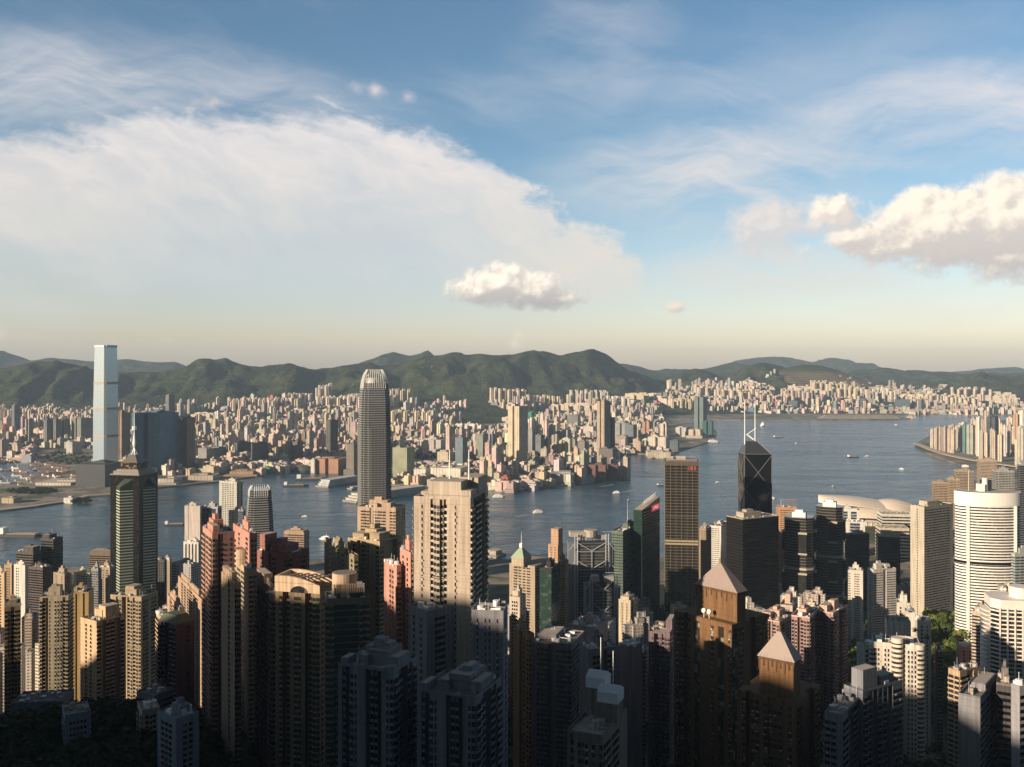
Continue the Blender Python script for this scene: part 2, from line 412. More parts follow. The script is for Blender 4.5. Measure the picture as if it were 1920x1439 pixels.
# Kowloon = two pieces: the reclaimed point south of the inlet and everything behind it
south = [(-14000, 2400)] + KSH[:6]                      # up to (165,933)
joinp = G2(100, 905)
land('ground', [(-14000, gy(1030))] + KSH[:8] + [G2(100, 880)] + [G2(74, 886), G2(62, 897), G2(32, 909), G2(0, 914), G2(-300, 914), (-14000, gy(914))])
land('ground', [(-14000, gy(852)), G2(-300, 852), G2(0, 856), G2(42, 864), G2(60, 874), G2(74, 886), G2(100, 880)] + KSH[7:] + [(22000, 12000), (22000, 24500), (-20000, 24500), (-20000, gy(852))], 4.02)
def inpoly(P, x, y):
    c = False; j = len(P)-1
    for i in range(len(P)):
        xi, yi = P[i]; xj, yj = P[j]
        if (yi > y) != (yj > y) and x < (xj-xi)*(y-yi)/(yj-yi)+xi: c = not c
        j = i
    return c
KLAND = [(-14000, gy(852)), G2(-300, 852), G2(0, 856), G2(42, 864), G2(60, 874), G2(74, 886), G2(100, 880)] + KSH[7:] + [(22000, 12000), (22000, 24500), (-20000, 24500), (-20000, gy(852))]
# island shore
ISH = [(-9000, 1900), (-1300, 1850), (-1000, 1905), (-680, 1930), (-430, 1990), (0, 1990), (330, 2010), (640, 2230), (770, 2330), (830, 2560), (1080, 2560), (1120, 2420), (1500, 2900), (1600, 3300),
       (1790, 3480), (1850, 3700), G2(1838, 881), G2(1790, 870), G2(1740, 852), G2(1715, 840), G2(1718, 832), G2(1740, 820), G2(1762, 806), (3900, 7300), (5200, 8500), (9000, 9000)]
IPOLY = ISH+[(9000, -1500), (-9000, -1500)]
land('island_ground', IPOLY, 3.5)

# hillside of the island, with the peak behind the camera that shades the near towers
NV = Vector((-sin(SUN_AZ+pi/2), -cos(SUN_AZ+pi/2))); NV = NV if NV.y > 0 else -NV   # along the ridge
SH2 = Vector((SV.x, SV.y)).normalized()
TEL = math.tan(SUN_EL)
ZS = [(-400, 300), (250, 310), (342, 304), (393, 309), (430, 298), (470, 284), (545, 280), (700, 195), (838, 105), (1000, 60), (1300, -200)]   # height of the shade edge across the sun direction
BASE = [(-900, 300), (-300, 380), (0, 404), (60, 385), (150, 330), (300, 258), (450, 200), (600, 155), (800, 108), (1000, 72), (1300, 34), (1600, 9), (1750, 3.7), (1900, 1)]
def ter(x, y):
    b = lin(BASE, y + .10*abs(x)*0)
    # valleys and spurs
    if 150 < y < 1700:
        s = sst(150, 450, y)*(1-sst(1400, 1700, y))
        b += s*fbm(x, y, 520, 4)*26
    # wooded knoll at the lower left
    b += 58*math.exp(-((x+250)/140)**2-((y-560)/110)**2)
    # park gully on the right
    b -= 14*math.exp(-((x-330)/120)**2-((y-760)/260)**2)
    b += 26*math.exp(-((x-600)/150)**2-((y-1240)/150)**2)
    # ridge
    a = x*SH2.x+y*SH2.y; w = x*NV.x+y*NV.y
    hr = cub(ZS, w)+TEL*(500+222)
    rd = abs(a-500)
    r = hr-rd*(.55 if a < 500 else .35)
    rr = r if a > 200 else r-0.0
    return max(b, rr) if a > 150 else b
gx = [-2600+i*26 for i in range(171)]; gyy = [-1100+i*24 for i in range(122)]
HILLSIDE = grid('hillside', gx, gyy, lambda x, y: (x, y, ter(x, y)), leaf('scrub', (.014, .026, .009), (.05, .06, .025), .05))

# ---- Kowloon terrain and the ridge behind it, one height field on a fan grid
CREST = [(-120, 700), (0, 690), (50, 681), (100, 679), (150, 689), (200, 698), (250, 700), (300, 697), (340, 690), (362, 680), (378, 673), (392, 671), (402, 674), (425, 672), (450, 681), (475, 687), (500, 685), (520, 683), (545, 684), (590, 693),
         (640, 686), (670, 682), (690, 679), (715, 686), (740, 684), (760, 680), (780, 674), (800, 667), (830, 664), (850, 660), (875, 663), (900, 662), (925, 666), (950, 665), (970, 662), (990, 658), (1020, 657), (1035, 661), (1050, 666), (1065, 663),
         (1080, 659), (1095, 656), (1108, 653), (1122, 657), (1135, 663), (1150, 674), (1165, 686), (1180, 695), (1205, 704), (1230, 711), (1262, 704), (1290, 695), (1310, 693), (1335, 698), (1360, 706), (1400, 690), (1425, 681), (1450, 684), (1480, 694), (1520, 712), (1600, 725), (1700, 722), (1760, 714),
         (1800, 712), (1830, 704), (1860, 702), (1890, 706), (1920, 703), (2050, 700)]
YC = [(0, 8600), (600, 9000), (1100, 9300), (1230, 10500), (1700, 11000), (2000, 10500)]
Y1 = [(0, 5600), (500, 5600), (700, 6300), (1150, 6600), (1250, 7700), (1700, 8300), (1920, 8600)]
Y2 = [(0, 7300), (400, 7600), (800, 8100), (1150, 8200), (1300, 9000), (1450, 9500), (1700, 9700), (1920, 9600)]
Z2 = [(0, 60), (400, 90), (600, 110), (700, 145), (1150, 120), (1300, 190), (1450, 210), (1600, 200), (1700, 150), (1920, 150)]
def kter(x, y):
    p = 960+x/y*F
    yc, y1, y2, z2 = lin(YC, p), lin(Y1, p), lin(Y2, p), lin(Z2, p)
    if y < y1: return -6.0
    if y < y2: return -6+(z2+6)*sst(y1, y2, y)+6*fbm(x, y, 400, 3)*sst(y1, y1+600, y)
    zc = H-(cub(CREST, p)-HZ)/F*yc
    if y < yc:
        s = (y-y2)/(yc-y2)
        g1 = NZ.ridged_multi_fractal(Vector((x/1300, y/2400, 1.0)), .9, 2.1, 5, 1, 2)/2.2-.45
        bell = 4*s*(1-s); g2 = 1-2.6*abs(NZ.noise(Vector((x/310+.4*NZ.noise(Vector((x/900, y/900, 4))), y/1250, 5.0))))-.7*abs(NZ.noise(Vector((x/120, y/300, 8.0))))-.35; zc += 16*fbm(x, 0, 170, 3)
        return z2+(zc-z2)*(s**1.15)+bell*(g1*(zc-z2)*.8+g2*78+34*fbm(x, y*.5, 260, 4))+6*fbm(x, y, 400, 3)*(1-s)
    return max(20, zc-(y-yc)*.38)
fan = [-.66+i*1.36/420 for i in range(421)]
rows = [5400+i*40 for i in range(135)]+[10840+i*200 for i in range(12)]
grid('hills', fan, rows, lambda t, y: (t*y, y, kter(t*y, y)), M_HILL)
def ridge(name, prof, D, wd, mt, rough=1.0, step=6, zb=-5):
    x0, x1 = prof[0][0], prof[-1][0]; n = int((x1-x0)/step)
    us = [x0+(x1-x0)*i/n for i in range(n+1)]; vs = [-1+i/12 for i in range(25)]
    def fn(u, v):
        y = D+v*wd; x = (u-960)/F*D
        zc = H-(cub(prof, u)-HZ)/F*D+rough*fbm(x, 0, 500, 4)*10
        k = (1-abs(v)**1.25); bell = 4*abs(v)*(1-abs(v))
        gg = NZ.ridged_multi_fractal(Vector((x/1500, y/2600, 2.0)), .9, 2.1, 4, 1, 2)/2.2-.45
        return (x, y, zb+(zc-zb)*(k+bell*gg*.8))
    return grid(name, us, vs, fn, mt)
ridge('hills', [(-150, 668), (-60, 655), (0, 663), (30, 671), (60, 676), (90, 671), (130, 674), (200, 679), (225, 675), (240, 674), (270, 678), (300, 680), (325, 684), (345, 690), (380, 702)], 14500, 1800, M_HILL)
ridge('hills', [(640, 700), (680, 678), (715, 668), (735, 660), (750, 663), (770, 666), (790, 661), (802, 657), (815, 667), (850, 690)], 12500, 1300, M_HILL)
ridge('hills', [(1120, 690), (1165, 683), (1190, 686), (1230, 695), (1262, 692), (1310, 693), (1345, 688), (1375, 681), (1395, 684), (1430, 688), (1500, 700), (1560, 705)], 14000, 1700, M_HILL)
ridge('hills', [(1330, 690), (1380, 678), (1430, 670), (1470, 672), (1500, 678), (1530, 680), (1550, 673), (1570, 672), (1600, 680), (1650, 690), (1720, 698), (1800, 705)], 19000, 2300, M_HILL)
ridge('hills', [(1560, 712), (1600, 700), (1640, 692), (1665, 690), (1700, 696), (1722, 694), (1750, 699), (1800, 702), (1860, 699), (1890, 702), (1990, 700)], 13200, 1500, M_HILL)
ridge('hills', [(1760, 705), (1820, 695), (1850, 693), (1886, 690), (1905, 694), (1990, 697)], 19500, 2300, M_HILL)
ridge('quarry_hill', [(1380, 726), (1430, 708), (1470, 692), (1500, 685), (1530, 685), (1560, 692), (1590, 704), (1615, 716), (1650, 728)], 10300, 900, M_QUARRY, 0, 4, 150)
# ================================================================== BUILDING KIT
CREAM, WHITE, PINK, TAN, BROWN = (.50, .41, .31), (.66, .63, .58), (.55, .29, .225), (.42, .30, .19), (.27, .155, .08)
GREY, LGREY, DARK, MAUVE, SAND, BUFF = (.24, .25, .27), (.40, .39, .38), (.05, .05, .055), (.20, .145, .15), (.56, .42, .28), (.36, .29, .22)
GD = glass((.015, .018, .022)); GG = glass((.015, .045, .035), .1, .05); GB = glass((.02, .035, .06), .1, .08)
GBR = glass((.03, .022, .014), .1, .16, 0.0, 2.4); GK = glass((.006, .007, .008), .15, .0)
M_STEEL = plain('steel', (.42, .42, .42), .45, .3); M_WHITE = plain('white_paint', (.74, .73, .70), .5)
M_ROOF = plain('roof_felt', (.17, .155, .14), .95, 0, .6, .25); M_ROOFL = plain('roof_screed', (.36, .32, .27), .95, 0, .6, .25)
M_GREENROOF = plain('green_copper', (.28, .36, .24), .7)
def lit(name, c, e):
    def b(q, bs):
        setp(q, bs, c, .5); bs.inputs['Emission Color'].default_value = (*c, 1); bs.inputs['Emission Strength'].default_value = e
    return mat(name, b)
M_RED = lit('sign_red', (.55, .02, .03), .35); M_LET = lit('sign_letter', (.9, .6, .6), .5); M_MAST = plain('mast_white', (.8, .79, .76), .4)
AC_M = plain('air_conditioner', (.45, .44, .42), .6)
OFF = {'s': -2.6, 'b': 1.1, 'B': -1.0}
PANES = {}
def pane(kind, w, h, m):
    k = (kind, round(w, 1), round(h, 1), m.name)
    if k not in PANES:
        b = MB()
        if kind == 'balcony':
            b.box(-w/2, w/2, -1.3, .0, -.12, .0); b.box(-w/2, w/2, -1.3, -1.18, 0, .95)
            b.box(-w/2, -w/2+.12, -1.18, 0, 0, .95); b.box(w/2-.12, w/2, -1.18, 0, 0, .95)
        else: b.box(-w/2, w/2, -.10, .02, 0, h)
        PANES[k] = b.mesh(kind, m)
    return PANES[k]
def put_pane(mb, kind, w, h, M):                    # the same shapes baked into a joined mesh
    x, y, z, r = M; c, s = cos(r), sin(r)
    def T(a, b, d): return (x+a*c-b*s, y+a*s+b*c, z+d)
    def bx(x0, x1, y0, y1, z0, z1):
        P = [(x0, y0), (x1, y0), (x1, y1), (x0, y1)]
        for i in range(4):
            a, b = P[i], P[(i+1) % 4]; mb.face([T(*a, z0), T(*b, z0), T(*b, z1), T(*a, z1)])
        mb.face([T(*a, z1) for a in P]); mb.face([T(*a, z0) for a in reversed(P)])
    if kind == 'balcony': bx(-w/2, w/2, -1.3, 0, -.12, 0); bx(-w/2, w/2, -1.3, -1.18, 0, .95)
    else: bx(-w/2, w/2, -.10, .02, 0, h)

def outline(a, b, specs):
    """plan outline with slots and bays; returns polygon and the list of columns"""
    faces = {'F': ((-a, -b), (1, 0), (0, -1), 2*a, 0.0), 'R': ((a, -b), (0, 1), (1, 0), 2*b, pi/2), 'K': ((a, b), (-1, 0), (0, 1), 2*a, pi), 'L': ((-a, b), (0, -1), (-1, 0), 2*b, -pi/2)}
    P, C = [], []
    for k in 'FRKL':
        o, d, n, L, r = faces[k]; sp = specs.get(k) or '.'
        u = L/len(sp); i = 0
        P.append((o[0], o[1], k))
        while i < len(sp):
            ch = sp[i]; j = i+1
            if ch in 'hgsvn':
                while j < len(sp) and sp[j] == ch: j += 1
            elif ch == '.':
                while j < len(sp) and sp[j] == '.': j += 1
            of = OFF.get(ch, 0)
            if (i == 0 or j == len(sp)): of = 0
            if of:
                for t in (i, i, j, j) if False else ():
                    pass
                for t, q_ in ((i, 0), (i, of), (j, of), (j, 0)): P.append((o[0]+d[0]*u*t+n[0]*q_, o[1]+d[1]*u*t+n[1]*q_, k))
            C.append((k, ch, (i+j)/2*u, (j-i)*u, of, o, d, n, r)); i = j
    Q = []
    for p in P:
        if not Q or abs(p[0]-Q[-1][0])+abs(p[1]-Q[-1][1]) > .01: Q.append(p)
    return [(p[0], p[1]) for p in Q], C

def solve(x0, xm, x1, D, th, dep=None):
    r = solve1(x0, xm, x1, D, th, dep)
    while th >= 0 and D < 1000 and (r[3] > 19 or r[3] < 6.5) and th < 60 and not dep:
        th += 5; r = solve1(x0, xm, x1, D, th, dep)
    while th < 0 and D < 1000 and (r[3] > 19) and th > -50 and not dep:
        th -= 5; r = solve1(x0, xm, x1, D, th, dep)
    return r
def solve1(x0, xm, x1, D, th, dep=None):
    t = rad(th); Cx, Cy = px(xm, D), D; U = (cos(t), -sin(t)); V = (sin(t), cos(t))
    def ln(d, x, dflt):
        k = (x-960)/F; den = d[0]-k*d[1]
        if abs(x-xm) < 1 or abs(den) < .05: return dflt
        v = (k*Cy-Cx)/den
        return v if 2 < v < 160 else dflt
    if th >= 0:
        A_ = ln((-U[0], -U[1]), x0, 24); B_ = dep or ln(V, x1, max(16, A_*.7))
        cx = Cx-U[0]*A_/2+V[0]*B_/2; cy = Cy-U[1]*A_/2+V[1]*B_/2
    else:
        A_ = ln(U, x1, 24); B_ = dep or ln(V, x0, max(16, A_*.7))
        cx = Cx+U[0]*A_/2+V[0]*B_/2; cy = Cy+U[1]*A_/2+V[1]*B_/2
    return cx, cy, A_/2, B_/2, -t

def roofstuff(root, a, b, z, wm, seed, big=True, tall=1.0):
    R = random.Random(seed)
    m = MB()
    for s in (-1, 1):
        m.box(-a, a, s*b-.15*(s > 0)*2, s*b+.3*(s < 0), z, z+1.1); m.box(s*a-.3*(s > 0), s*a+.3*(s < 0), -b+.31, b-.31, z, z+1.1)
    m.box(-a+.3, a-.3, -b+.3, b-.3, z-.2, z+.06, mi=1)
    m.obj('roof', [wm, R.choice([M_ROOF, M_ROOFL])], root)
    if big:
        w, d, h = a*R.uniform(.3, .5), b*R.uniform(.3, .5), R.uniform(4, 7)*tall; x, y = R.uniform(-.2, .2)*a, R.uniform(-.1, .3)*b
        m = MB(); m.box(x-w, x+w, y-d, y+d, z+.06, z+h); m.box(x-w*.5, x+w*.3, y-d*.6, y+d*.6, z+h, z+h*1.45)
        m.box(x-w-.2, x+w+.2, y-d-.2, y+d+.2, z+h-.4, z+h-.05) if False else None
        m.obj('lift_house', wm, root)
    m = MB()
    for _ in range(int(5+a*b/25)):
        x, y = R.uniform(-.85, .85)*a, R.uniform(-.85, .85)*b; w, d, h = R.uniform(.5, 1.8), R.uniform(.5, 1.8), R.uniform(.6, 2.2)
        m.box(x-w, x+w, y-d, y+d, z+.07, z+h)
    for _ in range(4):
        x, y = R.uniform(-.85, .85)*a, R.uniform(-.85, .85)*b; m.bar((x, y, z), (x, y, z+R.uniform(3, 7)), .12)
    for _ in range(3):                                    # ducts and pipes
        x, y = R.uniform(-.5, .5)*a, R.uniform(-.5, .5)*b; L = R.uniform(2, min(a, b)*.8); zz = z+R.uniform(.5, 1.2)
        if R.random() < .5: m.bar((x-L/2, y, zz), (x+L/2, y, zz), .3)
        else: m.bar((x, y-L/2, zz), (x, y+L/2, zz), .22)
    for _ in range(2):                                    # water tanks
        x, y = R.uniform(-.75, .75)*a, R.uniform(-.75, .75)*b; m.prism([(x+1.5*cos(k*.7854), y+1.5*sin(k*.7854)) for k in range(8)], z+.07, z+R.uniform(2, 3.4))
    m.obj('roof_plant', R.choice([M_STEEL, M_ROOFL, M_WHITE]), root)

NT = [0]
def tower(label, x0, xm, x1, yt, D, th, Fs='', Ss='', wm=CREAM, gl=None, fh=3.1, dep=None, crown=(), group=None, cat='tower block', name='apartment_tower', zb=None, roof=True, big=True, lim=100, balm=None, ant=0, wf=.64, stuffR=True, clr=None):
    NT[0] += 1
    cx, cy, a, b, r = solve(x0, xm, x1, D, th, dep)
    zt = pz(yt, D); z0 = (ter(cx, cy)-6) if zb is None else zb
    W_ = wall(wm, fh); gl = gl or GD; BM = wall(balm, fh) if balm else W_
    root = empty(name, (cx, cy, z0), r, label=label, cat=cat, group=group)
    hgt = zt-z0
    sides = {'F': Fs, 'R' if th >= 0 else 'L': Ss}
    if stuffR: sides['L' if th >= 0 else 'R'] = Ss
    P, C = outline(a, b, sides)
    m = MB(); m.prism(P, 0, hgt)
    wins = []; RW = random.Random(NT[0]*13)
    near = 'R' if th >= 0 else 'L'
    n = int((hgt-2.2)/fh); nlow = 0
    zmin = pz(1500, D)-z0                                # floors far below the frame need no windows
    for (k, ch, uc, w, of, o, d, nn, rr) in C:
        if ch == '.': continue
        prio = 0 if k in ('F', near) else 1
        x, y = o[0]+d[0]*uc+nn[0]*of, o[1]+d[1]*uc+nn[1]*of
        if ch == 's':
            continue
        if ch == 'v': 
            wins.append((prio, 0, 'window_strip', w*.8, hgt-3.4, (x, y, .8, rr))); continue
        for f in range(n):
            z = hgt-2.2-(f+1)*fh+.7
            if z < zmin or z < .5: break
            kind = 'window'
            if ch == 'w': ww, hh = w*wf, 1.6
            elif ch == 't': ww, hh = w*.35, 1.9
            elif ch == 'W': ww, hh = w*.86, 1.6
            elif ch == 'b': ww, hh = w*.86, 1.55
            elif ch == 'B': ww, hh = w*.86, 2.2
            elif ch == 'h': ww, hh, kind = w-.5, fh*.5, 'window_band'
            elif ch == 'n': ww, hh, kind = w-.3, fh*.30, 'window_band'
            elif ch == 'g': ww, hh, kind = w-.3, fh*.8, 'window_band'
            wins.append((prio, f, kind, ww, hh, (x, y, z-(.4 if ch == 'B' else 0), rr)))
            if ch == 'B':
                wins.append((prio, f, 'balcony', w*.98, 1, (x-nn[0]*.5, y-nn[1]*.5, z-.75, rr)))
            if ch in 'wWbB' and D < 900 and RW.random() < .4:      # air conditioner
                c, s_ = cos(rr), sin(rr); xo = RW.uniform(-.4, .4)*ww; q0 = [(xo-.45, -.55), (xo+.45, -.55), (xo+.45, 0), (xo-.45, 0)]; zz = z-1.0+RW.uniform(0, .25)
                if ch != 'B': m.prism([(x+p*c-q_*s_, y+p*s_+q_*c) for p, q_ in q0], zz, zz+.62, bottom=True, mi=1)
            if ch in 'wWb' and D < 900:                       # sill ledge
                c, s_ = cos(rr), sin(rr); q0 = [(-ww/2-.1, -.38), (ww/2+.1, -.38), (ww/2+.1, 0), (-ww/2-.1, 0)]
                PP = [(x+p*c-q_*s_, y+p*s_+q_*c) for p, q_ in q0]; m.prism(PP, z-.22, z-.04, bottom=True)
    for k in range(1, int(hgt/38)):                       # belt courses and refuge floors
        z = hgt-k*38+RW.uniform(-2, 2)
        if D < 1400 and z > 5: m.prism([(p[0]*(1+.18/a), p[1]*(1+.18/b)) for p in P], z, z+.5, bottom=True)
    m.obj('wall', [W_, AC_M], root)
    wins.sort(key=lambda t: (t[0], t[1]))
    cnt = {}; st = {}
    for (prio, f, kind, w, h, M) in wins:
        mt = BM if kind == 'balcony' else gl
        cnt[kind] = cnt.get(kind, 0)+1
        if cnt[kind] <= lim: link(kind, pane(kind, w, h, mt), root, M[:3], M[3])
        else: put_pane(st.setdefault(kind, MB()), kind, w, h, M)
    for kind, mb in st.items(): mb.obj(kind, BM if kind == 'balcony' else gl, root, kind='stuff')
    if roof: roofstuff(root, a, b, hgt, wall(clr or wm, 9), NT[0], big)
    zc = hgt
    for (u0, u1, v0, v1, h) in crown:
        mm = MB(); mm.box(u0*a, u1*a, v0*b, v1*b, zc-.3, zc+h); mm.box(u0*a+.5, u1*a-.5, v0*b+.5, v1*b-.5, zc+h, zc+h+.05, mi=1)
        mm.obj('roof_block', [wall(clr or wm, 9), M_ROOFL], root)
    if ant:
        mm = MB(); mm.bar((0, 0, zc), (0, 0, zc+ant), .35, 6, .1); mm.obj('antenna', M_MAST, root)
    return root, a, b, hgt

def scaled(P, s): return [(x*s, y*s) for x, y in P]
def ringtower(label, cx, cy, rz, P, zb, prof, fh, bh, mw, mg, name='office_tower', cat='skyscraper', proud=.3, group=None, skip=(), z0b=0, lim=100):
    """glass shaft with a spandrel ring at every floor; prof = [(z, scale)...]"""
    root = empty(name, (cx, cy, zb), rz, label=label, cat=cat, group=group)
    m = MB()
    for (za, sa), (zc, sc) in zip(prof, prof[1:]): m.prism(scaled(P, sa), za, zc, P2=scaled(P, sc), top=(zc == prof[-1][0]))
    m.obj('glass_shaft', mg, root)
    zt = prof[-1][0]; n = int((zt-z0b)/fh); R0 = max(math.hypot(*p) for p in P)
    rest = MB()
    for i in range(n):
        z = zt-(i+1)*fh
        if i in skip: continue
        s = lin(prof, z); q_ = scaled(P, s*(1+proud/R0)); mm = MB() if i < lim else rest
        mm.prism(q_, z, z+bh, P2=scaled(P, lin(prof, z+bh)*(1+proud/R0)), bottom=True)
        if i < lim: mm.obj('floor_band', mw, root)
    if n > lim: rest.obj('floor_band', mw, root, kind='stuff')
    return root
def chamfer(a, b, c): return [(-a+c, -b), (a-c, -b), (a, -b+c), (a, b-c), (a-c, b), (-a+c, b), (-a, b-c), (-a, -b+c)]
def circ(r, n=32, ry=None): return [(r*sin(-2*pi*i/n+pi), (ry or r)*cos(2*pi*i/n+pi)) for i in range(n)][::-1] if False else [(r*cos(2*pi*i/n), (ry or r)*sin(2*pi*i/n)) for i in range(n)]
def text(body, size, parent, loc, rot, mt, name='lettering'):
    cu = bpy.data.curves.new(name, 'FONT'); cu.body = body; cu.size = size; cu.extrude = .12; cu.align_x = 'CENTER'
    o = bpy.data.objects.new(name, cu); COL.objects.link(o)
    dg = bpy.context.evaluated_depsgraph_get(); me = bpy.data.meshes.new_from_object(o.evaluated_get(dg)); bpy.data.objects.remove(o)
    me.materials.clear(); me.materials.append(mt)
    t = link(name, me, parent, loc); t.rotation_euler = rot; return t
# ================================================================== LANDMARKS
# ---- tallest tower across the water (pale blue glass, tapering)
D = 3440; cx = px(193, D); zt = pz(652, D)
M_SKYBLUE = plain('pale_blue_glass', (.36, .47, .54), .2, .5, .12, .02); M_BLUEF = plain('blue_frame', (.30, .36, .42), .5, .3)
r0 = ringtower('very tall pale blue glass tower standing alone across the harbour, top far above the hills', cx, D+25, rad(-24), chamfer(34, 34, 7), 4, [(0, 1.12), (45, 1.0), (250, 1.0), (430, .91), (zt-4, .87)], 4.6, .7, M_BLUEF, M_SKYBLUE, proud=.25, lim=100)
for k, z in enumerate((150, 250, 345)):
    m = MB(); s = lin([(0, 1.12), (45, 1.0), (250, 1.0), (430, .91), (480, .87)], z); m.prism(scaled(chamfer(34, 34, 7), s*1.012), z, z+9, bottom=True); m.obj('plant_floor', plain('louvre', (.30, .27, .22), .6), r0)
for s in (-1, 1):
    m = MB(); m.box(-25, 25, s*29-2, s*29+.8, zt-4, zt+5); m.obj('screen_wall', M_BLUEF, r0)
    m = MB(); m.box(s*28.5-1.5, s*28.5+1.5, -25, 25, zt-4, zt+5); m.obj('screen_wall', M_BLUEF, r0)
# ---- curved-top tower with claw crown
D = 1700; cx = px(702, D+30); zt = pz(716, D)
M_RIB = plain('pale_rib', (.33, .33, .325), .45, .1); M_CURT = glass((.15, .16, .16), .12, .05, .5)
Pf = [(-17, -28), (17, -28), (17, -24), (24, -24), (24, -17), (28, -17), (28, 17), (24, 17), (24, 24), (17, 24), (17, 28), (-17, 28), (-17, 24), (-24, 24), (-24, 17), (-28, 17), (-28, -17), (-24, -17), (-24, -24), (-17, -24)]
prof = [(0, 1.0), (300, 1.0), (345, .965), (370, .90), (zt-6, .82)]
r1 = ringtower('tall tower with rounded shoulders and a white claw crown at the water edge', cx, D+30, rad(19), Pf, 3, [(z_, s_*.955) for z_, s_ in prof], 4.15, 1.25, M_RIB, M_CURT, proud=.35, lim=100)
for s in range(4):
    for k in range(9):
        t = (k-4)*5.0
        def R4(x, y, z): c, n_ = cos(s*pi/2), sin(s*pi/2); return (x*c-y*n_, x*n_+y*c, z)
        m = MB(); P_ = [(t*.82, -28*.84, zt-16), (t*.8, -28*.80, zt-2), (t*.74, -28*.66, zt+10), (t*.66, -28*.47, zt+19)]
        if abs(k-4) == 4: P_ = [(t*.82, -28*.84, zt-16), (t*.78, -28*.78, zt-3), (t*.72, -28*.62, zt+6), (t*.64, -28*.45, zt+11)]
        for p, q_ in zip(P_, P_[1:]): m.bar(R4(*p), R4(*q_), .55)
        m.obj('crown_fin', M_WHITE, r1)
for s in range(4):
    for k in range(13):
        t = (k-6)*2.6; c, n_ = cos(s*pi/2), sin(s*pi/2)
        m = MB(); z1 = 345 if abs(k) >= 0 else 300
        m.bar((t*c+28.35*n_, t*n_-28.35*c, 0), (t*c+28.35*n_, t*n_-28.35*c, 300), .28); m.obj('mullion', M_RIB, r1)
m = MB(); m.prism(scaled(circ(17, 20), 1), zt-6, zt+4, P2=scaled(circ(14, 20), 1)); m.obj('roof_drum', M_RIB, r1)
# ---- its smaller twin
D = 1650; cx = px(487, D+22); zt = pz(925, D)
prof = [(0, 1.0), (zt-70, 1.0), (zt-30, .92), (zt, .80)]
r2 = ringtower('shorter striped tower with rounded claw crown, left of its tall twin by the water', cx, D+22, rad(22), scaled(Pf, .80), 3, prof, 4.1, 1.9, M_RIB, glass((.02, .02, .022), .12, .02), proud=.4)
for s in range(4):
    for k in range(7):
        t = (k-3)*4.8
        def R4(x, y, z): c, n_ = cos(s*pi/2), sin(s*pi/2); return (x*c-y*n_, x*n_+y*c, z)
        m = MB()
        for p, q_ in (((t*.8, -19, zt-10), (t*.78, -18.2, zt)), ((t*.78, -18.2, zt), (t*.7, -14, zt+8))): m.bar(R4(*p), R4(*q_), .7)
        m.obj('crown_fin', M_WHITE, r2)
# ---- dark star-plan tower with stepped roof and spire
D = 1270; cx = px(252, D+28); zt = pz(892, D)
r3 = empty('office_tower', (cx, D+28, 10), rad(-12), label='dark glass star-plan tower with stepped pyramid roof and white spire, on the left', cat='skyscraper')
M_MIR = glass((.10, .13, .10), .09, .05, .5, 4); M_DKG = glass((.008, .009, .010), .13, .01)
hgt = zt-10
m = MB(); m.box(-22, 22, -22, 22, 0, hgt); m.obj('glass_shaft', M_DKG, r3)
for k in range(60):
    m = MB(); z = hgt-5-k*4; m.box(-22.12, 22.12, -22.12, 22.12, z, z+.9, bottom=True)
    m.obj('floor_band', glass((.010, .011, .010), .12, 0), r3)
bandm = plain('pale_stone_band', (.50, .55, .44), .35, .1)
for s in range(4):
    c, n_ = cos(s*pi/2), sin(s*pi/2); Rt = lambda x, y: (x*c-y*n_, x*n_+y*c)
    P = [Rt(-13, -21.8), Rt(0, -33), Rt(13, -21.8)]
    m = MB(); m.prism(P, 0, hgt-16, top=False); m.prism(P, hgt-16, hgt-5, P2=[Rt(-13, -21.8), Rt(0, -21.9), Rt(13, -21.8)], top=False); m.obj('glass_prow', M_MIR, r3)
    for k in range(0, 24):
        z = hgt-22-k*4; q_ = [Rt(-13.1, -21.9), Rt(0, -33.3), Rt(13.1, -21.9)]; m = MB(); m.prism(q_, z, z+1.5, bottom=True); m.obj('prow_band', bandm, r3)
    q_ = [Rt(-13.1, -21.9), Rt(0, -33.3), Rt(13.1, -21.9)]; m = MB()
    for k in range(24, 60): z = hgt-22-k*4; m.prism(q_, z, z+1.5, bottom=True)
    m.obj('prow_band', bandm, r3, kind='stuff')
m = MB(); m.box(-22.6, 22.6, -22.6, 22.6, hgt-.5, hgt+1.2, bottom=True); m.box(-19.5, 19.5, -19.5, 19.5, hgt+1.2, hgt+5); m.box(-16.5, 16.5, -16.5, 16.5, hgt+5, hgt+7)
m.obj('roof_step', plain('dark_bronze', (.16, .15, .14), .4, .3), r3)
m = MB(); m.box(-12.5, 12.5, -12.5, 12.5, hgt+7, hgt+16); m.obj('roof_lantern', GBR, r3)
m = MB(); m.prism([(-13, -13), (13, -13), (13, 13), (-13, 13)], hgt+16, hgt+26, P2=[(-4, -4), (4, -4), (4, 4), (-4, 4)]); m.obj('pyramid_roof', plain('bronze_roof', (.22, .19, .15), .4, .4), r3)
zs = hgt+26; m = MB()
for i in range(4): m.bar((5*cos(i*pi/2+.78), 5*sin(i*pi/2+.78), zs-3), (0, 0, zs+10), .4)
for (za, zc, ra, rb) in ((8, 14, .6, 2.3), (14, 17, 2.3, 2.5), (17, 30, 2.3, .6), (30, 34, .6, .6), (34, 39, 3.2, 3.2), (39, 66, .6, .25)): m.bar((0, 0, zs+za), (0, 0, zs+zc), ra, 8, rb)
m.obj('spire', M_MAST, r3)
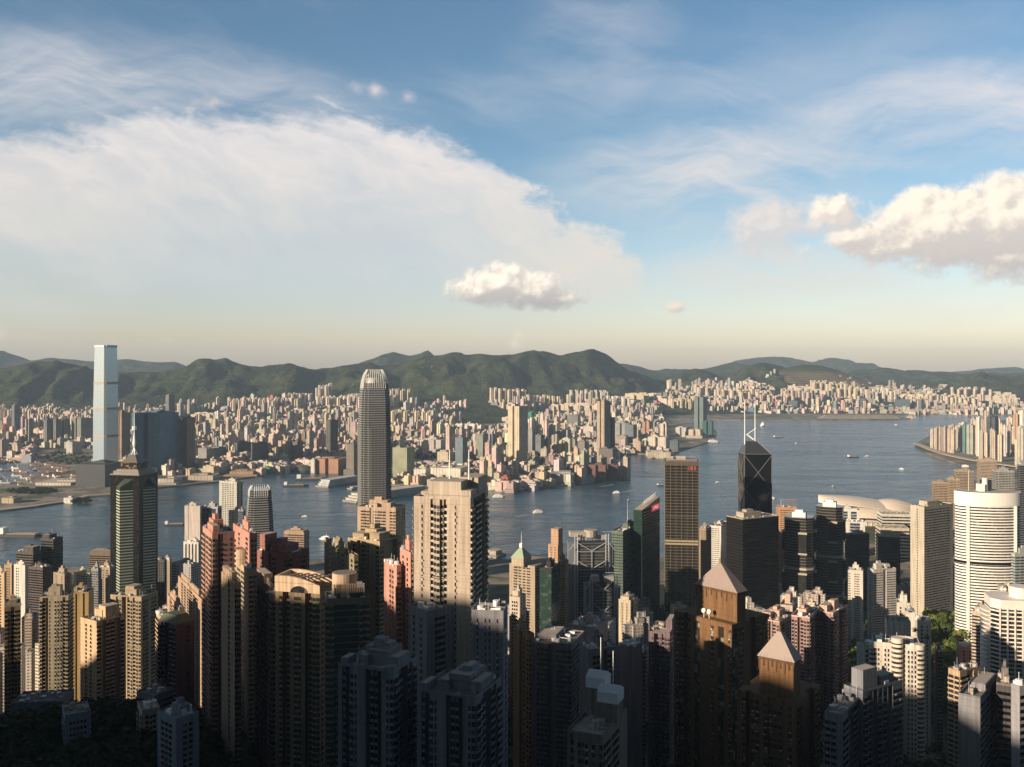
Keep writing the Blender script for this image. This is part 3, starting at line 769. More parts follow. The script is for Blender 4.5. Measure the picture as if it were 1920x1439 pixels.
# ---- bronze grid tower with flat roof
D = 1270; zt = pz(866, D)
r4, a, b, hh = tower('flat-topped tower with a fine bronze grid facade standing in front of the water', 1247, 1309, 1311, 866, D, 9, '', '', (.23, .19, .15), GK, 4.0, dep=46, zb=8, name='office_tower', cat='skyscraper', roof=False)
M_ML = plain('bronze_mullion', (.20, .175, .14), .4, .3); M_YB = plain('pale_gold_band', (.40, .34, .21), .6)
m = MB(); m.box(-a-.1, a+.1, -b-.1, b+.1, 0, hh-5); m.obj('glazing', GK, r4)
for f in range(68):
    z = hh-6-f*4.0
    if z < 60: break
    m = MB(); mt = M_YB if f in (26, 27, 51, 52) else plain('bronze_spandrel', (.10, .083, .066), .5, .2)
    m.box(-a-.45, a+.45, -b-.45, b+.45, z, z+(1.0 if f not in (26, 27, 51, 52) else 2.6), bottom=True); m.obj('floor_band', mt, r4)
for k in range(25):
    x = -a+2*a*k/24; th_ = .30 if k % 4 == 0 else .10
    m = MB(); m.box(x-th_, x+th_, -b-.8, -b-.3, 0, hh-1, bottom=True); m.obj('mullion', M_ML, r4)
    for sd in (-1, 1):
        y = -b+2*b*k/24; m = MB(); m.box(sd*(a+.55)-.25, sd*(a+.55)+.25, y-th_, y+th_, 0, hh-1); m.obj('mullion', M_ML, r4)
m = MB(); m.box(-a-.5, a+.5, -b-.6, b+.6, hh-5.2, hh, bottom=True); m.box(-a+1, a-1, -b+1, b-1, hh, hh+.1, mi=1); m.obj('cornice', [plain('bronze_cornice', (.12, .10, .08), .4, .3), M_ROOFL], r4)
m = MB()
for k in range(13): x = -a+2+k*(2*a-4)/12; m.bar((x, -b+2, hh+2.4), (x, b-2, hh+2.4), .2)
for y in (-b+2, b-2): m.bar((-a+1.5, y, hh+2.2), (a-1.5, y, hh+2.2), .35)
m.box(-7, 6, -3, 8, hh+.1, hh+5); m.box(-17, -11, 4, 12, hh+.1, hh+4); m.obj('roof_plant', M_ROOFL, r4)
m = MB(); m.box(a*.50, a*.70, -b-1.1, -b-.85, hh-12, hh-6.2); m.obj('emblem', plain('dull_red', (.24, .06, .05), .5), r4)
m = MB(); m.box(a*.40, a*.46, -b-1.1, -b-.85, hh-12, hh-6.2); m.box(a*.76, a*.88, -b-1.1, -b-.85, hh-12, hh-6.2); m.obj('emblem', MATS['dull_red'], r4)
# ---- black prism tower with diagonal bracing and twin masts
D = 1390; s_ = 20.0; cx = px(1415, D+s_); zf = pz(852, D)-10; za = pz(828, D+6)-10
r5 = empty('office_tower', (cx, D+s_, 10), rad(0), label='black glass prism tower with diagonal cross bracing, slanted top and two white masts', cat='skyscraper')
M_BLK = glass((.008, .010, .012), .05, 0, 0, 4); M_BR = plain('brace_grey', (.20, .20, .20), .45, .3)
S4 = [(-s_, -s_), (s_, -s_), (s_, s_), (-s_, s_)]
m = MB(); m.prism(S4, 0, zf, top=False); m.obj('glass_shaft', M_BLK, r5)
ap = [(-s_+5, -s_+16), (-s_+22, -s_+16)]
m = MB(); A0, A1 = (*ap[0], za), (*ap[1], za); C_ = [(x, y, zf) for x, y in S4]
m.face([C_[0], C_[1], A1, A0]); m.face([C_[1], C_[2], A1]); m.face([C_[2], C_[3], A0, A1]); m.face([C_[3], C_[0], A0])
m.obj('slanted_roof', plain('roof_glass', (.055, .062, .075), .3, .3), r5)
def brace(p, q_, r=.52): m = MB(); m.bar(p, q_, r); m.obj('brace', M_BR, r5)
for k in range(5):
    z1 = zf-2-k*51; z0_ = z1-51
    for (p, q_) in (((-s_, -s_-.3), (s_, -s_-.3)), ((s_+.3, -s_), (s_+.3, s_)), ((-s_-.3, s_), (-s_-.3, -s_))):
        if z0_ < 0: break
        brace((*p, z1), (*q_, z0_)); brace((*p, z0_), (*q_, z1))
for x, y in S4: brace((x*1.01, y*1.01, 0), (x*1.01, y*1.01, zf), .6)
for i in range(4): brace(C_[i], C_[(i+1) % 4], .5)
brace(C_[1], A1, .5); brace(C_[0], A0, .5); brace(A0, A1, .5)
for x in ap:
    m = MB(); zt_ = pz(753, D)-10; m.bar((x[0]+(-1 if x is ap[0] else -2.5), x[1], za-6), (x[0]+(-1 if x is ap[0] else -2.5), x[1], zt_), .75, 8, .45); m.obj('mast', M_MAST, r5)
m = MB(); m.bar((-14, -4, za+9), (1, -4, za+19), .6); m.bar((-12, -4, za+9), (-3, -4, za+2), 1.4); m.obj('mast_stay', M_MAST, r5)
# ---- bank with exposed ladder masts and hangers
M_HG = plain('truss_grey', (.44, .45, .47), .45, .1); M_PNL = plain('panel_grey', (.17, .19, .22), .5, .2)
def ladderbank(x0, x1, yt, D, label, dep, ys):
    cx, cy, a, b, r = solve(x0, x0+.5, x1, D, -4, dep); zt = pz(yt, D)-10
    ro = empty('office_tower', (cx, cy, 10), r, label=label, cat='office building')
    m = MB(); m.box(-a*.62, a*.62, -b, b, 0, zt-6); m.obj('glass_shaft', glass((.045, .05, .045), .1, .06, .3, 5), ro)
    for sd in (-1, 1):
        m = MB(); m.box(sd*a*.81-a*.19, sd*a*.81+a*.19, -b+3, b, 0, zt-(9 if sd < 0 else 14)); m.obj('service_core', M_PNL, ro)
    for i in range(40):
        z = zt-10-i*4
        if z < 20: break
        m = MB(); m.box(-a*.62, a*.62, -b-.2, -b+.2, z, z+.7, bottom=True); m.obj('floor_band', M_PNL, ro)
    for sd in (-1, 1):
        for q_ in (0, 1):
            x = sd*a*.62+q_*sd*3.6*1.0; m = MB(); m.bar((x, -b-1.6, 0), (x, -b-1.6, zt+3), .62, 6); m.obj('mast', M_HG, ro)
        m = MB()
        for i in range(44):
            z = zt-i*3.9
            if z > 5: m.bar((sd*a*.62, -b-1.6, z), (sd*a*.62+sd*3.6, -b-1.6, z), .32)
        m.obj('ladder_rungs', M_HG, ro)
    for y in ys:
        z = pz(y, D)-10
        for sd in (-1, 1):
            m = MB(); m.bar((sd*a*.62, -b-1.8, z), (0, -b-1.8, z-11), .55); m.obj('hanger', M_HG, ro)
            m = MB(); m.bar((sd*a*.62+sd*3.6, -b-1.8, z), (sd*a*1.0, -b-1.8, z-10), .5); m.obj('hanger', M_HG, ro)
        m = MB(); m.bar((-a*.62, -b-1.8, z-11.5), (a*.62, -b-1.8, z-11.5), .4); m.obj('truss_chord', M_HG, ro)
        m = MB(); m.bar((0, -b-1.8, z-11), (0, -b-1.8, z-42), .5); m.obj('hanger_rod', M_HG, ro)
    m = MB(); m.box(-a*.6, -a*.2, -b+4, b-4, zt-6, zt+1); m.box(a*.1, a*.7, -b+6, b, zt-6, zt); m.bar((a*.2, 0, zt+4), (a*1.2, 0, zt+4), .5); m.obj('roof_plant', M_STEEL, ro)
    return ro, a, b, zt
rb, a, b, zt = ladderbank(1066, 1152, 1006, 1245, 'taller rear slab of the grey bank with exposed white masts and V hangers', 16, (1018, 1052))
m = MB(); m.prism(scaled(circ(9, 14), 1), zt-2, zt+7); m.box(-a+2, a*.1, -6, 8, zt-1, zt+5); m.v = [(x-a*.75 if k < 57*0+1e9 and False else x, y, z) for k, (x, y, z) in enumerate(m.v)]
m.obj('roof_drum', M_ROOFL, rb)
ladderbank(1098, 1164, 1084, 1215, 'lower front slab of the grey bank with ladder masts, glass between them', 22, (1090, 1131))
# ---- stepped green glass pair with red sign
r6, a, b, hh = tower('tall dark green glass tower with a red lettered sign under its slanted roof', 1188, 1204, 1237, 957, 1340, 28, 'gggg', 'nnnnn', (.035, .05, .045), glass((.02, .05, .042), .08, .02, .3), 4.0, zb=8, name='office_tower', cat='skyscraper', roof=False)
m = MB(); P = [(-a, -b), (a, -b), (a, b), (-a, b)]
m.face([(-a, -b, hh), (a, -b, hh), (a, b, hh+10), (-a, b, hh+9)], mi=1); m.face([(a, -b, hh), (a, b, hh), (a, b, hh+10)]); m.face([(-a, b, hh), (-a, -b, hh), (-a, b, hh+9)]); m.face([(a, b, hh), (-a, b, hh), (-a, b, hh+9), (a, b, hh+10)])
m.obj('slanted_roof', [glass((.02, .05, .042), .08, .02, .3), M_ROOFL], r6)
for k in range(7): m = MB(); y = -b+b*.7+k*b*.2; z = hh+10*(y+b)/(2*b); m.bar((a-6, y, z), (a-6, y, z+7), .35); m.bar((a-10, y, z), (a-6, y, z+7), .25); m.obj('roof_fin', M_STEEL, r6)
m = MB(); m.box(a+.05, a+.5, b*.02, b*.96, hh-8, hh+1.5, bottom=True); sgn = m.obj('sign_board', M_RED, r6)
text('LONGE', 7.2, sgn, (a+.52, b*.49, hh-5.4), (pi/2, 0, pi/2), M_LET)
tower('lower green striped glass tower with a roof mast, left of the red sign tower', 1147, 1168, 1205, 998, 1320, 28, 'nnnn', 'nnnn', (.13, .17, .14), glass((.02, .045, .038), .1, .02, .2), 4.0, zb=8, name='office_tower', cat='skyscraper', ant=36)
# ================================================================== ISLAND TOWERS (read from left to right, back to front)
T = tower
O = dict(name='office_tower', cat='office building')
# -- waterfront and Central, left
T('stepped dark office tower with three thin masts on its top, far left by water', 76, 100, 118, 1012, 1400, 18, 'hhhh', 'hhh', (.09, .09, .09), GK, 3.8, crown=[(-.9, .2, -.8, .8, 6)], ant=14, **O)
T('dark terraced office block just left of and below the masted tower', 30, 62, 78, 1037, 1380, 18, 'hhhh', 'hh', (.12, .11, .10), GK, 3.8, crown=[(-.2, .9, -.8, .8, 8)], **O)
T('dark slab with fine louvre lines behind the white slab tower', 50, 80, 98, 1066, 1250, 20, 'hhh', 'hhh', (.14, .12, .11), GK, 3.3, **O)
T('narrow white slab tower with one column of dots, far left', 26, 47, 53, 1062, 1080, 24, '.wt...', '..', WHITE, GD, 3.2)
T('tan brown tower partly cut by the left edge behind the white slab', 8, 22, 28, 1062, 1130, 24, '.www.', '.w', TAN, GD, 3.1)
T('ochre tower at the very left edge', -12, 8, 12, 1075, 1000, 22, '.ww.', '.', SAND, GD, 3.1)
T('wide dark hotel slab with beige crown band by the water', 167, 214, 228, 1040, 1500, 10, 'hhhhhh', 'hh', (.20, .16, .12), GK, 3.4, crown=[(-.95, .95, -.9, .9, 5)], **O)
T('beige narrow tower with blank face beside the dark louvred blocks', 100, 121, 134, 1078, 1180, 30, '.t..t.', 'wws', BUFF, GD, 3.1)
T('cream tower with a dense grid of small windows and orange cornice', 139, 168, 172, 1076, 1120, 14, '.wwwww.', 'ww', (.56, .48, .37), GD, 3.0)
T('slim grey glass tower right of the cream grid tower', 171, 184, 190, 1068, 1160, 20, 'WWW', 'ww', (.30, .30, .29), GB, 3.0)
T('tan brown rounded tower left of the dark spire tower', 187, 206, 216, 1066, 1200, 25, '.ww.ww.', 'www', BUFF, GD, 3.0)
T('small dark office slab just right of the spire tower', 290, 308, 313, 1052, 1360, 12, 'ttttt', 'tt', (.10, .10, .10), GK, 3.5, **O)
T('narrow cream tower in the gap right of the spire tower', 308, 318, 322, 1050, 1400, 10, '.w.w.', 'w', CREAM, GD, 3.2)
T('white box tower with blank panel and dark roof frame', 322, 358, 372, 1060, 1300, 24, 'WWW....t', 'wwww', LGREY, GB, 3.6, **O)
T('white slotted tower behind the blank-panel box, left of the pink tower', 344, 372, 380, 1018, 1420, 12, '.v.v.v.v.', 'ww', WHITE, GD, 3.6, **O)
T('pale pink-white slab tower with one dotted column, left of the hotel pair', 346, 375, 377, 950, 1750, 8, '.t....', '.', (.60, .53, .48), GD, 3.4, zb=3, name='hotel_tower', cat='hotel')
T('silver ribbed tower between two pale slabs by the water', 376, 408, 416, 952, 1760, 12, 'vvvvvv', 'vv', (.45, .45, .44), GB, 3.4, zb=3, name='hotel_tower', cat='hotel')
T('tall pale tower with a square window grid behind the ribbed tower', 411, 444, 455, 905, 1800, 26, '.wwwww.', 'W.W', (.50, .49, .44), GD, 3.6, zb=3, name='hotel_tower', cat='hotel')
T('narrow dark glass tower squeezed between grid tower and striped twin', 446, 456, 460, 958, 1700, 20, 'ggg', 'gg', (.2, .2, .2), GB, 3.6, zb=3, **O)
T('beige and brown banded waterfront block with a square flat roof', 532, 570, 580, 1000, 1480, 14, 'hhhhh', 'hhh', (.42, .30, .22), GD, 3.6, crown=[(-.9, .9, -.9, .9, 3)], **O)
T('broad brown and cream tower with rounded bays in front of the claw-crowned tower', 670, 742, 760, 955, 980, 16, '.hhb.hhhh.WW', 'hh.hh', (.50, .37, .27), GBR, 3.2, crown=[(-.5, -.1, -.5, .5, 4), (.2, .6, -.5, .5, 5)])
# -- mid-levels, left foreground
T('tan tower with white blank flank and brown window grid at the left edge', -30, 8, 39, 1140, 650, 62, '....', 'BwBwB', (.40, .30, .18), GD, 3.0, clr=CREAM)
T('cream balcony tower with a broad shadow across its face, second from the left', 60, 74, 128, 1122, 720, -12, 'BBst.wwwBB', 'BB', (.46, .40, .29), GD, 3.0, crown=[(-.4, .3, -.3, .8, 7)])
T('yellow slab tower with a blank lit edge behind the dotted slab', 128, 134, 166, 1114, 760, -10, '..s...s..', '.', (.52, .38, .19), GD, 3.0, crown=[(-.9, -.5, -.5, .5, 4)])
T('tan slab tower with two dotted columns of small windows, lit to its foot', 151, 181, 207, 1168, 660, 34, '..w.w..', 'BsBBsB', (.62, .45, .29), GD, 2.9, dep=22, wf=.7, crown=[(-.1, .7, -.2, .8, 9)])
T('brown gridded twin-wing tower with a dark central slot', 207, 265, 268, 1122, 740, 6, 'BwBwssBwBwB', 'ww', (.42, .34, .23), GD, 3.0, crown=[(-.35, .2, -.4, .6, 7)], ant=4)
T('dark grey balcony tower behind the black green-capped tower', 265, 282, 296, 1138, 860, 30, '.wBw.', 'ww', (.22, .19, .17), GD, 3.0)
T('tan tower with small domed roof houses left of the pink tower', 334, 378, 384, 1126, 880, 10, '.wwwBww.', 'ww', (.46, .33, .23), GD, 3.0, crown=[(-.8, -.2, -.4, .6, 6), (.1, .7, -.4, .6, 6)])
T('low tan tower with railed roof in front of the domed roof houses', 314, 336, 346, 1142, 800, 20, '.BwB.', 'ww', (.48, .34, .24), GD, 3.0, crown=[(-.7, .5, -.6, .6, 5)])
rt = T('black tower with a chamfered green cap and mauve flank', 296, 330, 364, 1172, 600, 34, 'BBsWW', '.....tt..', (.17, .12, .13), GK, 3.0, roof=False, big=False)
m = MB(); a, b, hh = rt[1:]; m.prism([(-a, -b), (a, -b), (a, b), (-a, b)], hh, hh+5, P2=[(-a*.6, -b*.6), (a*.6, -b*.6), (a*.6, b*.6), (-a*.6, b*.6)]); m.obj('cap_roof', plain('dark_green_roof', (.06, .08, .05), .6), rt[0])
T('thin tan balcony tower hugging the black green-capped tower', 293, 304, 312, 1163, 640, 20, 'BB', 'w', SAND, GD, 3.0, big=False)
T('tall coral pink tower with green bay windows and blank pink flank', 380, 398, 440, 1003, 560, -24, 'BWsB..t.', 'BWB', PINK, GG, 3.1, crown=[(-.9, -.3, -.9, .2, 5)], balm=PINK)
T('coral pink tower behind and right of the tallest pink tower', 437, 470, 482, 1004, 600, 20, '..w..W.', 'ww', PINK, GD, 3.1)
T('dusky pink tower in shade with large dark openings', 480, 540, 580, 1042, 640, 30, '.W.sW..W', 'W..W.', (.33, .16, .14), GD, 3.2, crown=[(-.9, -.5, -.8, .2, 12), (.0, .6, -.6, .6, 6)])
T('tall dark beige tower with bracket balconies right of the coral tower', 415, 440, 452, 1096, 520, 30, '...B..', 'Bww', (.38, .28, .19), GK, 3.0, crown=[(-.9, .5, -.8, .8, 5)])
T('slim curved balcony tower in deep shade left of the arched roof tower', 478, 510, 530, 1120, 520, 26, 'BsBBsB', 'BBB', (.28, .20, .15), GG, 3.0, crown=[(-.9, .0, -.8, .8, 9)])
# cylinder roof house with green glass
rc = T('cream tower with round drum top and green glass corner behind the beige tower', 430, 466, 482, 1072, 590, 26, 'W.WW.', 'WW', (.50, .38, .27), GG, 3.1, roof=True, big=False)
m = MB(); a, b, hh = rc[1:]; m.prism([(x+1, y) for x, y in circ(6.2, 22)], hh, hh+10); m.prism([(x+1, y) for x, y in circ(5, 22)], hh+10.0, hh+10.1, mi=1); m.obj('roof_drum', [wall((.56, .42, .30), 9), M_ROOF], rc[0])
# arched roof tower complex
ra = T('broad tower with a cream arched roof screen and half-moon window', 516, 600, 608, 1112, 500, 14, '.WsB.WW.sBWB', 'ww', (.30, .215, .145), GG, 3.1, roof=False, dep=18)
root, a, b, hh = ra; m = MB(); N = 14
for s in range(2):
    y0, y1 = (-b-.3, -b+1.2) if s == 0 else (b-1.5, b)
    Ptop = [(-a+2*a*i/N, hh+9.5*cos(-.25+1.25*i/N)**1.0-1.5) for i in range(N+1)]
    for (xa, z_a), (xb, z_b) in zip(Ptop, Ptop[1:]):
        m.face([(xa, y0, hh-.5), (xb, y0, hh-.5), (xb, y0, z_b), (xa, y0, z_a)]); m.face([(xb, y1, hh-.5), (xa, y1, hh-.5), (xa, y1, z_a), (xb, y1, z_b)]); m.face([(xa, y0, z_a), (xb, y0, z_b), (xb, y1, z_b), (xa, y1, z_a)])
    m.face([(-a, y1, hh-.5), (-a, y0, hh-.5), (-a, y0, Ptop[0][1]), (-a, y1, Ptop[0][1])])
m.box(-a-.3, -a+.8, -b, b, hh-.5, Ptop[0][1]); m.obj('arched_screen', wall((.66, .49, .34), 9), root)
m = MB(); m.face([(a*.08+5.2*cos(pi*i/12), -b-.4, hh-.6+3.6*sin(pi*i/12)) for i in range(13)]); m.obj('half_moon_window', GD, root)
for i in range(5):
    m = MB(); x = -a+a*.35*(i+1); m.bar((x, -b+1, hh+7), (x+2, b-1.5, hh+6), .5); m.obj('roof_beam', wall((.60, .44, .31), 9), root)
rd = T('green glass tower with a round cream drum and louvred parapet on its roof', 588, 612, 694, 1128, 455, -13, 'BWgggggggWBB', 'BB', (.27, .20, .14), GG, 3.15, roof=True, big=False, balm=(.42, .31, .21))
root, a, b, hh = rd; m = MB(); m.prism([(x-a*.15, y) for x, y in circ(6, 26)], hh+1, hh+12); m.prism([(x-a*.15, y) for x, y in circ(5.2, 26)], hh+12.0, hh+12.1, mi=1); m.obj('roof_drum', [wall((.58, .42, .30), 9), M_ROOF], root)
m = MB(); m.box(-a*.62, a*.72, -b*.7, b*.9, hh, hh+5.5); m.obj('penthouse', GG, root)
for i in range(14): m = MB(); x = -a*.62+a*1.34*i/13; m.box(x-.35, x+.35, -b*.7-.4, -b*.7, hh+3, hh+7.5, bottom=True); m.obj('louvre_fin', wall((.5, .38, .27), 9), root)
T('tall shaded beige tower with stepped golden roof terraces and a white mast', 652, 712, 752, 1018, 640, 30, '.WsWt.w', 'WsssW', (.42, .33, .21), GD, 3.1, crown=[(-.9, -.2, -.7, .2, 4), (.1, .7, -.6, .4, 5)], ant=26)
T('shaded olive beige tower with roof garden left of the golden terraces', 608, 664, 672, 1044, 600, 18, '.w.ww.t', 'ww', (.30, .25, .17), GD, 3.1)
T('salmon pink tower beside the big pale tower, stepped lower left wing', 720, 744, 752, 1064, 560, 20, '..ww.', 'ww', PINK, GD, 3.1, big=False)
T('taller salmon pink tower touching the big pale tower', 750, 770, 784, 1040, 555, 24, '.w.w.', 'ww', (.62, .31, .24), GD, 3.1, ant=3)
# the big pale tower
rw = T('tallest pale foreground tower with a blank facade, dark balcony flank and roof blocks', 776, 882, 915, 938, 450, 12, '..w..BWbWB..w....', 'BsBBsB', (.54, .45, .36), GD, 3.1, balm=(.66, .60, .50), roof=True, big=False, wf=.4, clr=(.56, .48, .39))
root, a, b, hh = rw
for (x0_, x1_, y0_, y1_, h_) in ((-.55, .62, -.85, .1, 8.2), (.30, .98, -.1, .95, 8.8), (.62, .98, -.9, -.2, 4.2), (-.95, -.56, -.5, .6, 2.2)):
    m = MB(); m.box(x0_*a, x1_*a, y0_*b, y1_*b, hh, hh+h_); m.box(x0_*a+.4, x1_*a-.4, y0_*b+.4, y1_*b-.4, hh+h_, hh+h_+.05, mi=1); m.obj('roof_block', [wall((.56, .48, .39), 9), M_ROOFL], root)
for x in (-.02*a, .68*a): m = MB(); m.bar((x, -b*.2, hh+8), (x, -b*.2, hh+23), .42, 6, .2); m.obj('mast', M_MAST, root)
T('grey lower wing at the right foot of the tallest pale tower', 884, 944, 952, 1150, 430, 8, '.w.ww.w.', 'w', (.26, .26, .28), GD, 3.1, wf=.4, big=False)
T('grey lower wing at the left foot of the tallest pale tower', 766, 800, 806, 1150, 440, 8, '.w.w.', 'w', (.26, .26, .28), GD, 3.1, wf=.4, big=False)
# -- shaded grey pair at the bottom
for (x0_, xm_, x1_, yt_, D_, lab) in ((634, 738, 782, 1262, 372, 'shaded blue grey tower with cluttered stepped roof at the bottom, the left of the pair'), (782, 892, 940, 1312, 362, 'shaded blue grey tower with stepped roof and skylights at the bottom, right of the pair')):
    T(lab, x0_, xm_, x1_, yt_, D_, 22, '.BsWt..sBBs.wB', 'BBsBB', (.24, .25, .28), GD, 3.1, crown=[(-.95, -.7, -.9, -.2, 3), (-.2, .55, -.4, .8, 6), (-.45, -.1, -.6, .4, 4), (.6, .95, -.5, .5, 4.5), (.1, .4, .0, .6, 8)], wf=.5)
# -- centre
T('tower of pale frames with green copper pyramid roof behind the centre', 955, 1003, 1040, 1062, 1150, 30, '.WwwW.', 'wwWw', (.42, .34, .25), GD, 3.5, roof=False, **O)
D = 1165; r7 = bpy.data.objects[-1] if False else None
cx7, cy7, a7, b7, rr7 = solve(957, 982, 998, 1150, 30)
m = MB(); z_ = pz(1064, 1150)
pr = empty('pyramid_roofed_lantern', (cx7, cy7, z_), rr7, label='square lantern storey with pale green pyramid roof and thin spire', cat='roof lantern')
m.box(-a7*.9, a7*.9, -b7*.9, b7*.9, 0, 10); m.obj('lantern_storey', wall((.46, .38, .28), 3.3), pr)
m = MB(); m.prism([(-a7, -b7), (a7, -b7), (a7, b7), (-a7, b7)], 10, 22, P2=[(-1.5, -1.5), (1.5, -1.5), (1.5, 1.5), (-1.5, 1.5)], bottom=True); m.obj('pyramid_roof', M_GREENROOF, pr)
m = MB(); m.box(-1.8, 1.8, -1.8, 1.8, 22, 27); m.bar((0, 0, 27), (0, 0, 42), .4, 6, .1); m.obj('spire', M_MAST, pr)
T('brown stone tower with a dark square screen near its top', 1028, 1046, 1056, 1022, 1330, 26, '.w.w.', 'WW', (.50, .33, .22), GD, 3.6, roof=False, crown=[(-.55, .98, -.8, .8, 22)], **O)
T('black glass tower with a green lit panel below the brown screen tower', 1012, 1034, 1050, 1068, 1040, 22, 'ggg', 'gg', (.05, .05, .05), GG, 3.6, ant=16, **O)
T('small brown gridded tower with fine windows behind the black glass tower', 1046, 1060, 1066, 1055, 1130, 20, '.wwww.', 'ww', (.26, .17, .11), GD, 3.2, **O)
T('wide white frame office block with rounded corner between centre rooftops', 955, 975, 986, 1122, 800, 22, '.www.', 'ww', (.60, .52, .44), GD, 3.1, crown=[(-.7, .4, -.5, .5, 5)])
T('cream tower with scalloped bay windows behind the turquoise roof terrace', 1160, 1182, 1196, 1128, 1000, 30, '.t.t.', 'bbbb', (.52, .45, .33), GD, 3.2, crown=[(-.8, .6, -.8, .8, 4)])
T('orange tan narrow tower with a sunlit notched top', 962, 992, 1002, 1192, 600, 24, '..sww', 'ww', (.52, .32, .17), GD, 3.1, crown=[(-.2, .4, -.8, .0, 5)], wf=.6)
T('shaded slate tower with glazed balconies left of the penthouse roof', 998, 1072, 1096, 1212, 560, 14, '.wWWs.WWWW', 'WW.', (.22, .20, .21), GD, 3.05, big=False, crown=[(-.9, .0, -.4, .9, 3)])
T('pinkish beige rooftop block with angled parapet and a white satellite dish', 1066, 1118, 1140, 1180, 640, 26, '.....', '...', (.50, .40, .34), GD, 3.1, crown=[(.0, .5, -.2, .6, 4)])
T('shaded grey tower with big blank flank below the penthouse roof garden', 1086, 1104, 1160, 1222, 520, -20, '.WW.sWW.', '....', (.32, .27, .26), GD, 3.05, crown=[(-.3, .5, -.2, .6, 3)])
T('grey pink blank flanked tower with turquoise edged terrace', 1158, 1176, 1204, 1216, 540, -34, '.....', 't..s', (.36, .29, .29), GD, 3.05, big=False)
T('thin brown tower squeezed right of the turquoise terrace tower', 1196, 1204, 1210, 1224, 620, 20, 'wB', 'w', (.34, .22, .15), GD, 3.05, big=False)
T('dark mauve tower with a hollow square roof, left of the bronze tower', 1216, 1256, 1268, 1190, 620, 14, '.wsBwBwB', 'ww', (.22, .16, .18), GD, 3.0, big=False, crown=[(.4, .98, -.3, .9, 7)])
# twin gadget roof tower at the bottom
rg = T('shaded grey stone tower at the bottom with two white glazed roof cabins', 1063, 1130, 1176, 1385, 342, 24, '.B.WtW.W.B', 'WW.', (.24, .20, .17), GD, 3.05, big=False, wf=.5)
root, a, b, hh = rg
for (u, v, w_, h_) in ((-.35, .5, 3.6, 16), (.55, .25, 3.8, 12.5)):
    m = MB(); m.box(u*a-w_, u*a+w_, v*b-w_, v*b+w_, hh, hh+h_-5); m.obj('stone_turret', wall((.24, .20, .17), 3.05), root)
    m = MB(); m.box(u*a-w_-.3, u*a+w_+.3, v*b-w_-.3, v*b+w_+.3, hh+h_-5, hh+h_-1, bottom=True); m.prism([(u*a-w_-.3, v*b-w_-.3), (u*a+w_+.3, v*b-w_-.3), (u*a+w_+.3, v*b+w_+.3), (u*a-w_-.3, v*b+w_+.3)], hh+h_-1, hh+h_+1, P2=[(u*a-w_-.3, v*b), (u*a+w_+.3, v*b), (u*a+w_+.3, v*b+.3), (u*a-w_-.3, v*b+.3)])
    m.obj('roof_cabin', plain('cabin_white', (.62, .64, .66), .35), root)
    m = MB(); m.bar((u*a+1, v*b, hh+h_), (u*a+1, v*b, hh+h_+14), .16); m.obj('antenna', M_MAST, root)
# -- brown stone towers with pyramid roofs
def pyramid_tower(lab, body, neck, ap, D, th, spec, side, zsh):
    rt_ = T(lab, *body, D, th, spec, side, (.20, .112, .055), GBR, 3.1, roof=False, wf=.62)
    root, a, b, hh = rt_
    nx0, nxm, nx1, ny = neck; cx, cy, na, nb, r = solve1(nx0, nxm, nx1, D+4, round(math.degrees(-root.rotation_euler.z))); top = pz(ny, D)-root.location.z
    dx_, dy_ = cx-root.location.x, cy-root.location.y; c, s_ = cos(-root.rotation_euler.z), sin(-root.rotation_euler.z)
    ox, oy = dx_*c-dy_*s_, dx_*s_+dy_*c
    m = MB(); m.box(ox-na, ox+na, oy-nb, oy+nb, hh-.5, top); m.obj('upper_storey', wall((.20, .112, .055), 3.1), root)
    m = MB(); m.box(ox-na-.5, ox+na+.5, oy-nb-.5, oy+nb+.5, top-1.2, top+.3, bottom=True)
    for k in range(9):
        x = ox-na+2*na*k/8; m.box(x-.3, x+.3, oy-nb-.35, oy-nb, top-6+(k % 2)*2, top-1.2)
    m.obj('cornice', wall((.13, .075, .04), 9), root)
    zA = pz(ap[1], D)-root.location.z; q_ = [(ox-na-.9, oy-nb-.9), (ox+na+.9, oy-nb-.9), (ox+na+.9, oy+nb+.9), (ox-na-.9, oy+nb+.9)]
    m = MB(); m.prism(q_, top+.3, zA, P2=[(ox-.9, oy-.9), (ox+.9, oy-.9), (ox+.9, oy+.9), (ox-.9, oy+.9)], bottom=True)
    rm = plain('ribbed_roof', (.23, .18, .16), .6, .1)
    m.obj('pyramid_roof', rm, root)
    for k in range(1, 12):
        x = ox-na-.9+(2*na+1.8)*k/12; t = abs(k-6)/6; f = 1-t
        m = MB(); m.bar((x, oy-nb-.9, top+.4), (ox+(x-ox)*(1-f*.95), oy-(nb+.9)*(1-f*.95), top+.4+(zA-top)*f*.95), .12); m.obj('roof_rib', rm, root)
    m = MB(); m.bar((ox, oy, zA-1), (ox, oy, zA+2.5), .8, 8); m.bar((ox, oy, zA+2.5), (ox, oy, zA+11), .3, 6, .06); m.obj('finial', plain('finial_brown', (.16, .10, .06), .5), root)
    return rt_
p1_ = pyramid_tower('brown stone tower with large ribbed pyramid roof and two white dishes, upper of two alike', (1264, 1372, 1440, 1172), (1306, 1382, 1398, 1116), (1352, 1068), 520, 24, '.bWsB.vv...W.vv.b', 'vW.sWb', 0)
root, a, b, hh = p1_
